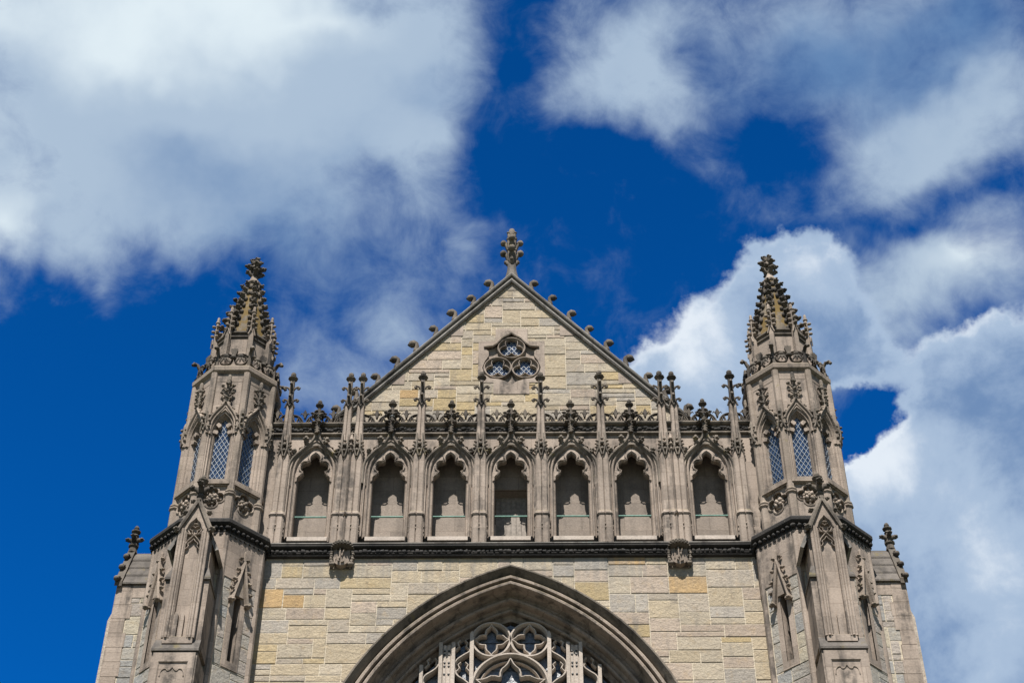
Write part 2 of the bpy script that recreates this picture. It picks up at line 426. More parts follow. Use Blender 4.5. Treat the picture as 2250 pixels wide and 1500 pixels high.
# ---- string course
mb=MB()
prs=[(0,0),(0,-.02),(.02,-.10),(.06,-.12),(.10,-.06),(.25,-.05),(.27,-.14),(.30,-.17),(.37,-.17),(.39,-.15),(.46,-.02),(.46,0)]
mb.add([(x,-y0 if False else y0,26.74+z0) for x in (-6.75,6.75) for z0,y0 in prs],[(i,i+1,i+1+len(prs),i+len(prs)) for i in range(len(prs)-1)])
q=random.Random(8)
x=-6.7
while x<6.7:
    mb.ball((x,-.07,26.90+.02*q.random()),.055+.03*q.random(),1.2,.9,.9,6,4,None,.5,int(x*100)); x+=.115
x=-6.7
while x<6.7:
    mb.box(x,x+.16,-.10,-.04,26.845,26.87) ; x+=.21
STRG=mb.build('string_course',CRUST_SHADE,CH)
mb=MB(); mb.box(-6.7,6.7,-.185,-.05,27.105,27.135); mb.build('lead_flashing',COPE,STRG)

# ---- arcade
BX=[-5.39,-3.33,-1.665,0,1.665,3.33,5.39]
Z0,Z1=27.12,30.95
def opening(grow=0):
    hw=.445+grow
    h=[(hw,27.42-grow*.6),(hw,29.50)]
    h+= [(hw-.008,29.70),(hw-.045,29.90),(hw-.115,30.08),(hw-.22,30.24),(hw-.32+grow*.3,30.33+grow*.5),(0,30.42+grow*.9)]
    return h
mb=MB()
holes=[]
for cx in BX: holes.append([(cx+x,z) for x,z in mir(opening(.27))])
mb.plate([(-6.9,Z0),(6.9,Z0),(6.9,Z1),(-6.9,Z1)],holes,0,.05)
ARC=mb.build('arcade_wall',LIME,CH)
# back wall and passage
mb=MB(); mb.add([(-6.9,.62,27.1),(-.5,.62,27.1),(-.5,.62,31),(-6.9,.62,31)],[(0,1,2,3)]); mb.add([(.5,.62,27.1),(6.9,.62,27.1),(6.9,.62,31),(.5,.62,31)],[(0,1,2,3)])
mb.add([(-.5,.62,29.45),(.5,.62,29.45),(.5,.62,31),(-.5,.62,31)],[(0,1,2,3)])
for s in (-1,1): mb.add([(s*.5,.62,27.1),(s*.42,.92,27.1),(s*.42,.92,29.38),(s*.5,.62,29.45)],[(0,1,2,3)])
mb.add([(-.5,.62,29.45),(-.42,.92,29.38),(.42,.92,29.38),(.5,.62,29.45)],[(0,1,2,3)])

mb.build('passage_wall',BACK,CH)
mb=MB(); mb.add([(-6.9,.0,27.3),(6.9,0,27.3),(6.9,.95,27.3),(-6.9,.95,27.3)],[(0,1,2,3)]); mb.build('passage_floor',CRUST_SHADE,CH)  # dark colour put on the floor to deepen the recess shade
mb=MB(); mb.add([(-6.9,.2,30.62),(6.9,.2,30.62),(6.9,.7,30.62),(-6.9,.7,30.62)],[(0,1,2,3)]); mb.build('passage_ceiling',CRUST_SHADE,CH)  # ceiling coloured dark too, for deeper shade in the passage
mb=MB()
for k in range(6): mb.box(-.42+.14*k+.004,-.42+.14*(k+1)-.004,.90,.96,27.3,29.38)
DOOR=mb.build('plank_door',WOOD,CH); DOOR['label']='plank door at the back of the middle arch'
mb=MB(); mb.ball((.24,.88,27.95),.035,1,1,1.2); mb.build('keyhole_plate',IRON,DOOR); mb=MB(); mb.tube([(.24,.88,27.84),(.28,.87,27.78),(.26,.87,27.70),(.14,.87,27.72)],.014,6); mb.build('handle',IRON,DOOR)
mb=MB(); mb.box(-.46,-.41,.60,.70,27.3,28.25); mb.build('lit_jamb_strip',SILL,DOOR)  # pale strip paints the sunlit part of the left jamb

# one arcade bay, local x about the bay centre
def bay():
    mb=MB()
    P=mir(opening(0))
    pr=[(.27,.06),(.27,-.02),(.24,-.03),(.215,-.075),(.19,-.075),(.175,-.03),(.17,.03),(.15,.035),(.14,-.02),(.115,-.045),(.09,-.03),(.08,.035),(.05,.07),(.03,.075),(.02,.06),(.0,.10),(0,.34)]
    mb.sweep(P,pr)
    arch=mb.build('arcade_arch',LIME,CH)
    # cusped head
    half=[(.445,29.30),(.44,29.40),(.36,29.47),(.285,29.585),(.325,29.625),(.365,29.70),(.37,29.79),(.335,29.88),(.27,29.925),(.19,29.935),(.118,29.985),(.135,30.035),(.13,30.10),(.085,30.165),(0,30.235)]
    out=[(.46,29.28),(.46,29.45),(.458,29.50),(.45,29.60),(.445,29.64),(.43,29.72),(.41,29.82),(.37,29.92),(.33,30.01),(.27,30.11),(.21,30.18),(.16,30.24),(.12,30.28),(.07,30.33),(0,30.38)]
    mb=MB(); n=len(half)
    for s in (-1,1):
        vs=[];fs=[]
        for (a,b),(c,d) in zip(half,out):
            b+=.03; d+=.03; k=.62; m=(a+(c-a)*.38,b+(d-b)*.38)
            vs+=[(s*a,.22,b+.02),(s*a,.09,b),(s*(a*.9+m[0]*.1),.05,b*.9+m[1]*.1),(s*m[0],.015,m[1]),(s*(c*1.07+.012),.05,d+.055*(1-c/.46)+.01)]
        for i in range(n-1):
            for j in range(4): fs.append((5*i+j,5*i+j+1,5*i+j+6,5*i+j+5))
        mb.add(vs,fs)
        # raised leaf edges of the cusps
        mb.tube([(s*.43,.02,29.48),(s*.36,.005,29.53),(s*.30,.005,29.63),(s*.40,.0,29.69),(s*.42,.0,29.81)],.014,5)
        mb.tube([(s*.40,.0,29.91),(s*.31,.0,29.995),(s*.20,.0,29.995),(s*.135,.0,30.04),(s*.20,.0,30.11),(s*.19,.0,30.19)],.014,5)
    mb.build('cusped_head',LIME,arch)
    # ogee hood
    hood=smooth_path([(.715,29.15),(.715,29.62),(.69,29.86),(.585,30.09),(.41,30.29),(.235,30.48),(.11,30.66),(.05,30.82),(.03,31.0)],2)
    mb=MB()
    for s in (-1,1):
        pth=[(s*x,z) for x,z in hood]
        o=-s
        mb.sweep(pth,[(-s*.04,.02),(-s*.035,-.085),(-s*.01,-.125),(s*.02,-.12),(s*.085,-.025),(s*.12,-.0)])
    # spandrel filling between arch mouldings and the ogee
    mb.add([(0,-.045,30.5),(.16,-.045,30.5),(.0,-.045,30.85),(-.16,-.045,30.5)],[(0,1,2,3)])
    hd=mb.build('ogee_hood',MIDS,arch)
    # finial stalk
    mb=MB()
    mb.lathe([(.075,30.86),(.068,31.0),(.06,31.25),(.075,31.42),(.055,31.6),(.045,31.84)],8,(0,-.14))
    for z,r,o in ((31.20,.075,.15),(31.46,.085,.14),(31.56,.075,.17)):
        for k in range(6):
            a=2*pi*k/6+z
            knob(mb,(o*cos(a),-.14+o*.7*sin(a),z),r*.85,k+int(z*10))
    for k in range(10):
        z=30.9+.045*k; mb.ball((.05*(-1)**k,-.20,z),.028,1,.7,.9,5,3,None,.3,k)
    mb.lathe([(.03,31.80),(.115,31.845),(.12,31.875),(.05,31.90),(.05,31.92),(.065,31.95),(.06,32.01),(.03,32.05)],8,(0,-.14),smooth=False)
    mb.build('arch_finial',DARK,arch)
    mb=MB(); mb.lathe([(.084,31.425),(.084,31.455)],12,(0,-.14)); mb.build('clamp_band',STEEL,arch)
    # crockets on the hood
    mb=MB(); knob(mb,(0,0,0),.105,3); knob(mb,(.02,.03,-.10),.075,5); mb.ball((0,-.05,.06),.055,1,1,1,7,5)
    ck=mb.build('crocket',MIDS,arch,(-.28,-.13,30.62))
    dup(ck,arch,(.28,-.13,30.62),pi)
    dup(ck,arch,(.58,-.10,30.25),pi*.8,(.8,.8,.85)); dup(ck,arch,(-.58,-.10,30.25),.3,(.8,.8,.85))
    # sill and rail
    mb=MB(); mb.prism([(-.53,27.30),(.53,27.30),(.53,27.42),(-.53,27.42)],-.05,.05)
    mb.add([(-.53,-.05,27.42),(.53,-.05,27.42),(.50,.30,27.56),(-.50,.30,27.56)],[(0,1,2,3)])
    mb.build('sill',SILL,arch)
    mb=MB(); mb.tube([(-.45,.24,28.27),(.45,.24,28.27)],.022,8); mb.build('rail',COPPER,arch)
    return arch
B0=bay()
kids=list(B0.children)
B0.location=(BX[0],0,0)
for cx in BX[1:]:
    b=dup(B0,CH,(cx,0,0))
    for k in kids:
        d=dup(k,b)
        if k.name.startswith('crocket'): d.rotation_euler.z+=R_.uniform(-.4,.4); d.location.z+=R_.uniform(-.02,.02); d.scale=[x*R_.uniform(.88,1.08) for x in d.scale]
        if k.name.startswith('arch_finial'): d.scale=(R_.choice((-1,1))*R_.uniform(.95,1.05),1,R_.uniform(.9992,1.0008))

# ---- pinnacled pilasters between the bays
def pilaster():
    mb=MB()
    sec=[(-.175,.02),(-.175,-.10),(-.135,-.155),(-.02,-.165),(0,-.13),(.02,-.165),(.135,-.155),(.175,-.10),(.175,.02)]
    def ring(k,z,dy=0): return [(x*k,y*(.8+.2*k)+dy,z) for x,y in sec]
    mb.loft([ring(1.12,27.13,-.02),ring(1.12,28.02,-.02)],closed=False); mb.loft([ring(1.2,28.02,-.03),ring(1.26,28.06,-.05),ring(1.2,28.10,-.04),ring(1.2,28.13,-.035),ring(1.05,28.19)],closed=False)
    mb.loft([ring(1.0,28.15),ring(.98,30.3),ring(.80,30.62),ring(.66,31.0),ring(.60,31.95)],closed=False)
    for z in (27.72,27.60): mb.ball((0,-.17,z),.032,1,1,1,6,4)
    for z in (27.7,27.55):
        for s in(-1,1): mb.ball((s*.2,-.08,z),.03,1,1,1,6,4)
    p=mb.build('pinnacle',LIME,CH)
    # gablets with knobs
    mb=MB()
    for s in (-1,1):
        mb.tube([(s*.165,-.15,30.06),(s*.10,-.19,30.24),(s*.085,-.21,30.36)],[.022,.022,.026],5)
        mb.tube([(s*.02,-.2,30.02),(s*.09,-.22,30.34)],.024,5)
        for k in range(4): mb.ball((s*(.175-.008*k),-.13,30.20+.115*k),.04-.003*k,1.1,1.1,.8,6,4,None,.35,k)
        mb.box(s*.075-.02,s*.075+.02,-.24,-.15,30.30,30.78)
    for z,r in ((30.22,.055),(30.42,.06),(30.56,.045)): mb.ball((0,-.21,z),r,1,1,.9,7,4,None,.2,2)
    for s in(-1,1):
        mb.ball((s*.11,-.19,30.36),.042,1.3,1,.7,6,4); mb.ball((s*.10,-.18,30.50),.036,1.2,1,.7,6,4)
    mb.build('gablet_band',MIDS,p)
    mb=MB()
    Y=-.10
    for s in (-1,1): mb.tube([(s*.135,Y-.03,31.80),(s*.06,Y-.06,32.02)],.024,5); mb.tube([(s*.0,Y-.1,31.82),(s*.06,Y-.09,31.98)],.018,5)
    mb.lathe([(.11,31.92),(.095,32.1),(.08,32.84)],4,(0,Y),pi/4)
    scroll(mb,0,31.98,.22,.15,Y); scroll(mb,0,32.44,.22,.15,Y)
    for z in (31.98,32.44):   # the front-facing leaf, seen from below
        mb.tube([(0,Y-.05,z-.1),(0,Y-.10,z+.14),(0,Y-.17,z+.18),(0,Y-.20,z+.10)],[.038,.042,.046,.046],6)
    mb.lathe([(.06,32.82),(.14,32.885),(.145,32.905),(.065,32.94),(.065,32.97),(.08,33.0),(.075,33.08),(.04,33.12)],8,(0,Y))
    mb.build('pinnacle_top',DARK,p)
    return p
P0=pilaster(); pk=list(P0.children); P0.location=(-6.24,0,0)
for cx in (-4.58,-4.235,-2.515,-.835,.835,2.515,4.235,4.58,6.24):
    p=dup(P0,CH,(cx,0,0))
    for k in pk:
        d=dup(k,p); d.scale=(R_.choice((-1,1))*R_.uniform(.94,1.06),1,R_.uniform(.9992,1.0008))
mb=MB()     # arris shaft between paired pilasters
mb.prism([(0,0)]*3,0,0) if False else None
for k,zt in ((1,29.9),):
    mb.loft([[(-.12,-.02,z),(0,-.26,z),(.12,-.02,z)] for z in (27.13,27.95)]); mb.loft([[(-.10,-.02,z),(0,-.24,z),(.10,-.02,z)] for z in (28.1,30.5)])
    mb.loft([[(-.15*a,-.02,z),(0,-.30*a,z+.06),(.15*a,-.02,z)] for a,z in ((1,27.95),(1.08,28.0),(1,28.04),(.7,28.12))])
for z in (30.2,30.38,30.56): mb.ball((0,-.22,z),.055,1,1,.8,6,4)
mb.lathe([(.07,30.58),(.02,30.8)],6,(0,-.16))
a=mb.build('arris_shaft',LIME,CH,(-4.408,0,0)); dup(a,CH,(4.408,0,0))

# ---- parapet
mb=MB()
def hrun(prs,x0,x1): mb.add([(x,y,z) for x in (x0,x1) for z,y in prs],[(i,i+1,i+1+len(prs),i+len(prs)) for i in range(len(prs)-1)])
hrun([(30.86,0),(30.86,-.05),(30.89,-.09),(30.93,-.08),(30.95,-.02),(31.17,-.02),(31.19,-.10),(31.23,-.13),(31.27,-.13),(31.30,-.08),(31.30,.25)],-6.9,6.9)
PAR=mb.build('parapet',MIDS,CH)
mb=MB(); q=random.Random(4); x=-6.7
while x<6.7:
    z=31.06+.05*sin(x*14)+.02*q.random(); mb.ball((x,-.03,z),.05+.02*q.random(),1.3,.8,.9,6,4,None,.5,int(x*90))
    mb.ball((x+.03,-.03,31.06-.05*sin(x*14)),.04,1.2,.8,.8,5,3,None,.5,int(x*70)); x+=.085
mb.build('foliage_frieze',CRUST_SHADE,PAR)
def cresting(x0,x1):
    """one run of pierced cresting: paired scrolls with a fleur between"""
    mb=MB(); w=x1-x0; c=w/2; y=-.02; zb=31.31
    mb.box(0,w,y-.02,y+.06,31.29,31.33)
    for s in (-1,1):
        f=lambda t,z:(c+s*t*c,z)
        mb.bar(smooth_path([f(.98,31.62),f(.70,31.60),f(.42,31.54),f(.22,31.44),f(.13,31.32)]),.028,.09,y-.03)
        mb.bar(smooth_path([f(.98,31.60),f(.93,31.42),f(.75,31.34),f(.56,31.33),f(.40,31.37)]),.025,.08,y-.02)
        mb.bar(smooth_path([f(.62,31.59),f(.50,31.53),f(.62,31.44),f(.66,31.34)]),.022,.07,y-.02)
        mb.bar(smooth_path([f(.13,31.32),f(.32,31.36),f(.44,31.46),f(.36,31.52)]),.022,.07,y-.02)
        mb.tube([(c,y,31.50),(c+s*.04,y,31.62),(c+s*.10,y,31.68),(c+s*.13,y,31.63)],[.02,.022,.02,.014],5)
    mb.prism([(c-.02,31.48),(c+.02,31.48),(c+.055,31.66),(c,31.78),(c-.055,31.66)],y-.05,y+.05)
    return mb
runs=[]
ed=[-6.24,-4.408,-2.515,-.835,.835,2.515,4.408,6.24]
for i,cx in enumerate(BX):
    l=ed[i]+(.27 if abs(ed[i])==4.408 else .11); r=ed[i+1]-(.27 if abs(ed[i+1])==4.408 else .11)
    runs+=[(l,cx-.07),(cx+.07,r)]
runs+=[(-6.78,-6.35),(6.35,6.78)]
for a,b in runs: cresting(a,b).build('cresting',DARK,PAR,(a,0,0))

# ---- coats of arms below the string course
def arms():
    mb=MB()
    sh=[(-.24,26.86),(.24,26.86),(.25,26.55),(.22,26.32),(.12,26.19),(0,26.13),(-.12,26.19),(-.22,26.32),(-.25,26.55)]
    n=len(sh)
    mb.add([(x,-.26+.10*(abs(x)/.25)**2,z) for x,z in sh]+[(0,-.30,26.55)]+[(x,0,z) for x,z in sh],[(i,(i+1)%n,n) for i in range(n)]+[(i,(i+1)%n,(i+1)%n+n+1,i+n+1) for i in range(n)])
    mb.box(-.17,-.14,-.255,-.2,26.40,26.80)
    mb.prism([(-.06,26.80),(-.02,26.80),(-.02,26.4),(-.06,26.36)],-.325,-.25)
    mb.prism([(.0,26.66),(.08,26.74),(.07,26.64),(.02,26.60)],-.33,-.25); mb.prism([(-.01,26.56),(.06,26.60),(.03,26.46)],-.33,-.25)
    mb.prism([(-.1,26.30),(-.03,26.26),(-.06,26.34)],-.31,-.2); mb.prism([(.0,26.22),(.10,26.32),(.09,26.27)],-.30,-.2)
    a=mb.build('coat_of_arms',SHAFT,CH); a['label']='carved shield under a stone crown on the string course'
    mb=MB()
    mb.lathe([(.20,26.84),(.30,26.90),(.33,27.0),(.25,27.12),(.08,27.22)],14,(0,-.12))
    for k in range(11):
        t=pi+pi*k/10; mb.ball((.32*cos(t),-.12+.32*sin(t),26.93),.04,1,1,1,6,4); mb.ball((.29*cos(t),-.12+.29*sin(t),27.04),.045,1,1,1.2,6,4)
    mb.build('crown',DARK,a)
    mb=MB()
    for s in (-1,1):
        for k in range(6): mb.ball((s*(.30+.02*(k%2)),-.12,26.78-.095*k),.062,.9,1.1,1.2,6,5,None,.5,k)
        mb.ball((s*.27,-.17,26.24),.075,1.1,1,1,8,5); mb.tube([(s*.2,-.16,26.28),(s*.30,-.2,26.34),(s*.34,-.15,26.26),(s*.28,-.12,26.18),(s*.18,-.12,26.20)],.035,6)
    mb.box(-.33,.33,-.05,0,26.15,26.85)
    mb.build('mantling',MIDS,a)
    return a
A0=arms(); ak=list(A0.children); A0.location=(-4.41,0,27.14-27.14*.74); A0.scale=(.88,.9,.74)
A1=dup(A0,CH,(4.41,0,27.14-27.14*.74))
for k in ak: dup(k,A1)

# ---- gable
GY=.70; SL=1.135; ZA=37.52
mb=MB(); q=random.Random(21)
def ge(z): return (ZA-z)/SL
hx,hz0,hz1=.88,33.48,34.92; hx2,hz2=.45,35.34
for pts in ([(-ge(31),31),(-hx,31),(-hx,ZA-SL*hx),],[(hx,31),(ge(31),31),(hx,ZA-SL*hx)],[(-hx,31),(hx,31),(hx,hz0),(.36,hz0),(.36,33.26),(-.36,33.26),(-.36,hz0),(-hx,hz0)],[(-hx,hz1),(-hx2,hz1),(-hx2,hz2),(hx2,hz2),(hx2,hz1),(hx,hz1),(hx,ZA-SL*hx),(0,ZA),(-hx,ZA-SL*hx)]):
    mb.add([(x,GY,z) for x,z in pts],[tuple(range(len(pts)))],None,False,MORT)
plate_steps=[(.48,35.52),(.48,35.02),(.98,35.02),(.98,33.64),(.91,33.64),(.91,33.40),(.52,33.40),(.52,32.96)]
for x0,x1,z0,z1 in layout(-6,6,31.0,ZA,q,unit=(.145,.19),w=(.45,1.1)):
    out=[(x0,x1,z0,z1)]
    for X,ZA_,ZB_ in ((hx,hz0,hz1),(hx2,hz1,hz2),(.36,33.26,hz0)):
        nw=[]
        for a,b,c,d in out:
            if b<-X or a>X or d<ZA_ or c>ZB_: nw.append((a,b,c,d)); continue
            if a<-X: nw.append((a,-X,c,d))
            if b>X: nw.append((X,b,c,d))
            aa,bb=max(a,-X),min(b,X)
            if c<ZA_: nw.append((aa,bb,c,ZA_))
            if d>ZB_: nw.append((aa,bb,ZB_,d))
        out=nw
    for a,b,c,d in out:
        p=[(a,c),(b,c),(b,d),(a,d)]
        p=clip(p,SL,1,ZA-.02); 
        if len(p)>2: p=clip(p,-SL,1,ZA-.02)
        stone_block(mb,p,GY,q,PAL,proud=(.006,.02))
GW=mb.build('gable_wall',ASH,CH)
for s in (-1,1):   # smooth kneeler blocks
    for zc in (35.25,33.35):
        x=ge(zc); mb=MB(); mb.prism([(s*(x-.55),zc-.0),(s*(x-.02),zc),(s*(x-.02-.36/SL),zc+.40),(s*(x-.55),zc+.40)][::s],GY-.03,GY); mb.build('kneeler',LIME,GW)
# coping
mb=MB(); zt=ZA+.30
gp=[(-ge(31.0)-.12,31.0-.0),(0,ZA),(ge(31.0)+.12,31.0)]
gp=[(-6.0,ZA-SL*6.0),(0,ZA),(6.0,ZA-SL*6.0)]
mb.sweep(gp,[(-.05,.02+GY),(-.05,GY-.10),(-.01,GY-.13),(.03,GY-.12),(.05,GY-.07),(.08,GY-.07),(.10,GY-.16),(.14,GY-.18),(.165,GY-.17),(.20,GY-.08),(.31,GY+.15),(.31,GY+.45),(.0,GY+.6)])
COP=mb.build('gable_coping',COPE,CH)
mb=MB(); hook(mb,.34,.27,.07); ck=mb.build('crocket',DARK,COP)
ds=[(1.0-.18,1)]
sl=math.atan(SL); first=True
for s in (-1,1):
    for k in range(9):
        x=.62+.553*k if k<8 else 5.02
        z=ZA-SL*x+.40
        o=ck if first else dup(ck,COP)
        first=False
        o.location=(s*x+R_.uniform(-.02,.02),GY+.02,z-.04); o.rotation_euler=(R_.uniform(-.06,.06),-.35+R_.uniform(-.10,.10),(0 if s>0 else pi)+R_.uniform(-.12,.12)); o.scale=[R_.uniform(.9,1.07)]*3
# apex finial
mb=MB(); FY=GY+.14
mb.lathe([(.27,37.55),(.20,37.85),(.16,38.05),(.135,38.35),(.12,38.6)],8,(0,FY),pi/8)
mb.lathe([(.13,38.45),(.15,38.6),(.11,38.8),(.12,39.2),(.16,39.45),(.12,39.6)],8,(0,FY),smooth=True)
FN=mb.build('apex_finial',SLAB,CH)
mb=MB()
def at(a,o,z): return (o*cos(a),FY+o*sin(a),z)
for k in range(4):
    a=pi/2*k
    for z0,z1,o,r in ((38.36,38.50,.17,.06),(38.52,38.90,.235,.115),(38.95,39.36,.235,.105)):
        mb.tube([at(a,.08,z0),at(a,.13,(z0+z1)/2),at(a,o*.9,z1-.02),at(a,o*1.12,z1+.04)],[.075,.08,.07,.05],6)
        mb.ball(at(a,o*1.12,z1-.02),r,1,1,1,9,6,None,.16,k); mb.ball(at(a,o*1.15,z1+.05),r*.62,1.2,1.2,.6,7,4,None,.3,k+5)
    a+=pi/4
    for z0,z1,o in ((38.5,38.95,.17),(38.9,39.42,.19),(39.35,39.72,.17)):
        mb.tube([at(a,.09,z0),at(a,.11,(z0+z1)/2),at(a,o,z1)],[.055,.065,.02],6); mb.ball(at(a,o*.95,z1-.02),.05,1,1,.8,6,4,None,.3,k)
mb.lathe([(.09,39.5),(.10,39.66),(.12,39.74),(.115,39.86),(.08,39.95),(.02,39.97)],10,(0,FY),smooth=True)
mb.build('finial_foliage',MIDS,FN)
# trefoil window
fr=[(0,35.33),(.10,35.24),(.30,35.10),(.44,34.90),(.56,34.80),(.82,34.76),(.68,34.62),(.67,34.45),(.78,34.24),(.86,33.98),(.80,33.72),(.62,33.56),(.38,33.53),(.16,33.44),(0,33.30)]
outl=[(x,z) for x,z in fr]+[(-x,z) for x,z in reversed(fr[1:-1])]
steps=plate_steps; po=[(x,z) for x,z in steps]+[(-x,z) for x,z in reversed(steps)]
mb=MB(); mb.plate(po,[outl],GY-.032,GY+.02)
mb.sweep([(x,z) for x,z in outl],[(-.0,GY-.032),(.02,GY+.0),(.05,GY+.03),(.055,GY+.30)],closed=True)
TW=mb.build('trefoil_window',LIME,CH); TW['label']='window of three trefoils in the gable'
mb=MB(); hd=[(x,z) for x,z in outl if z>34.7]; hd=sorted(hd,key=lambda p:p[0])
mb.sweep(hd,[(-.02,GY-.04),(-.02,GY-.075),(.01,GY-.09),(.035,GY-.07),(.035,GY-.04)]); mb.build('hood_mould',LIME,TW)
mb=MB(); WY=GY-.015
CC=[(0,34.76),(-.405,33.98),(.405,33.98)]
for cx,cz in CC:
    mb.bar(arc(cx,cz,.395,0,360,36)[:-1],.034,.15,WY-.03,closed=True)
    mb.bar(qfoil(cx,cz,.40,T3,3,90),.022,.13,WY,closed=True)
    # web between foil and ring
    ring=arc(cx,cz,.40,0,360,48)[:-1]; mb.plate(ring,[qfoil(cx,cz,.40,T3,3,90)],WY+.06)
mb.plate(outl,[arc(cx,cz,.40,0,360,36)[:-1] for cx,cz in CC],WY+.09)
mb.build('trefoil_tracery',LIME,TW)
mb=MB(); mb.add([(-.86,WY+.12,33.4),(.86,WY+.12,33.4),(.86,WY+.12,35.3),(-.86,WY+.12,35.3)],[(0,1,2,3)]); mb.build('window_pane',GLASS,TW)
def lattice(x0,x1,z0,z1,dx,dz,y,t):
    mb=MB(); sl=dz/dx
    k0=int(-(z1-z0)/dz)-3; k1=int((x1-x0)/dx)+3
    for sg in (1,-1):
        for k in range(k0*2,k1*2):
            # line z = zc + sg*sl*(x-x0) with offsets
            c=z0+k*dz
            pts=[]
            p=[(x0,c),(x1,c+sl*(x1-x0))] if sg>0 else [(x0,c+sl*(x1-x0)),(x1,c)]
            (xa,za),(xb,zb)=p
            # clip to z range
            ts=[0,1]; d=zb-za
            ta=(z0-za)/d; tb=(z1-za)/d; lo=max(0,min(ta,tb)); hi=min(1,max(ta,tb))
            if hi-lo<.02: continue
            A=(xa+(xb-xa)*lo,za+d*lo); B=(xa+(xb-xa)*hi,za+d*hi)
            l=math.hypot(B[0]-A[0],B[1]-A[1]); nx,nz=-(B[1]-A[1])/l*t,(B[0]-A[0])/l*t
            mb.add([(A[0]+nx,y,A[1]+nz),(B[0]+nx,y,B[1]+nz),(B[0]-nx,y,B[1]-nz),(A[0]-nx,y,A[1]-nz),(A[0]+nx,y+.012,A[1]+nz),(B[0]+nx,y+.012,B[1]+nz),(B[0]-nx,y+.012,B[1]-nz),(A[0]-nx,y+.012,A[1]-nz)],[(0,1,2,3),(0,4,5,1),(2,6,7,3)])
    return mb
lattice(-.82,.82,33.5,35.2,.145,.20,WY+.105,.0068).build('leaded_lattice',LEAD,TW)

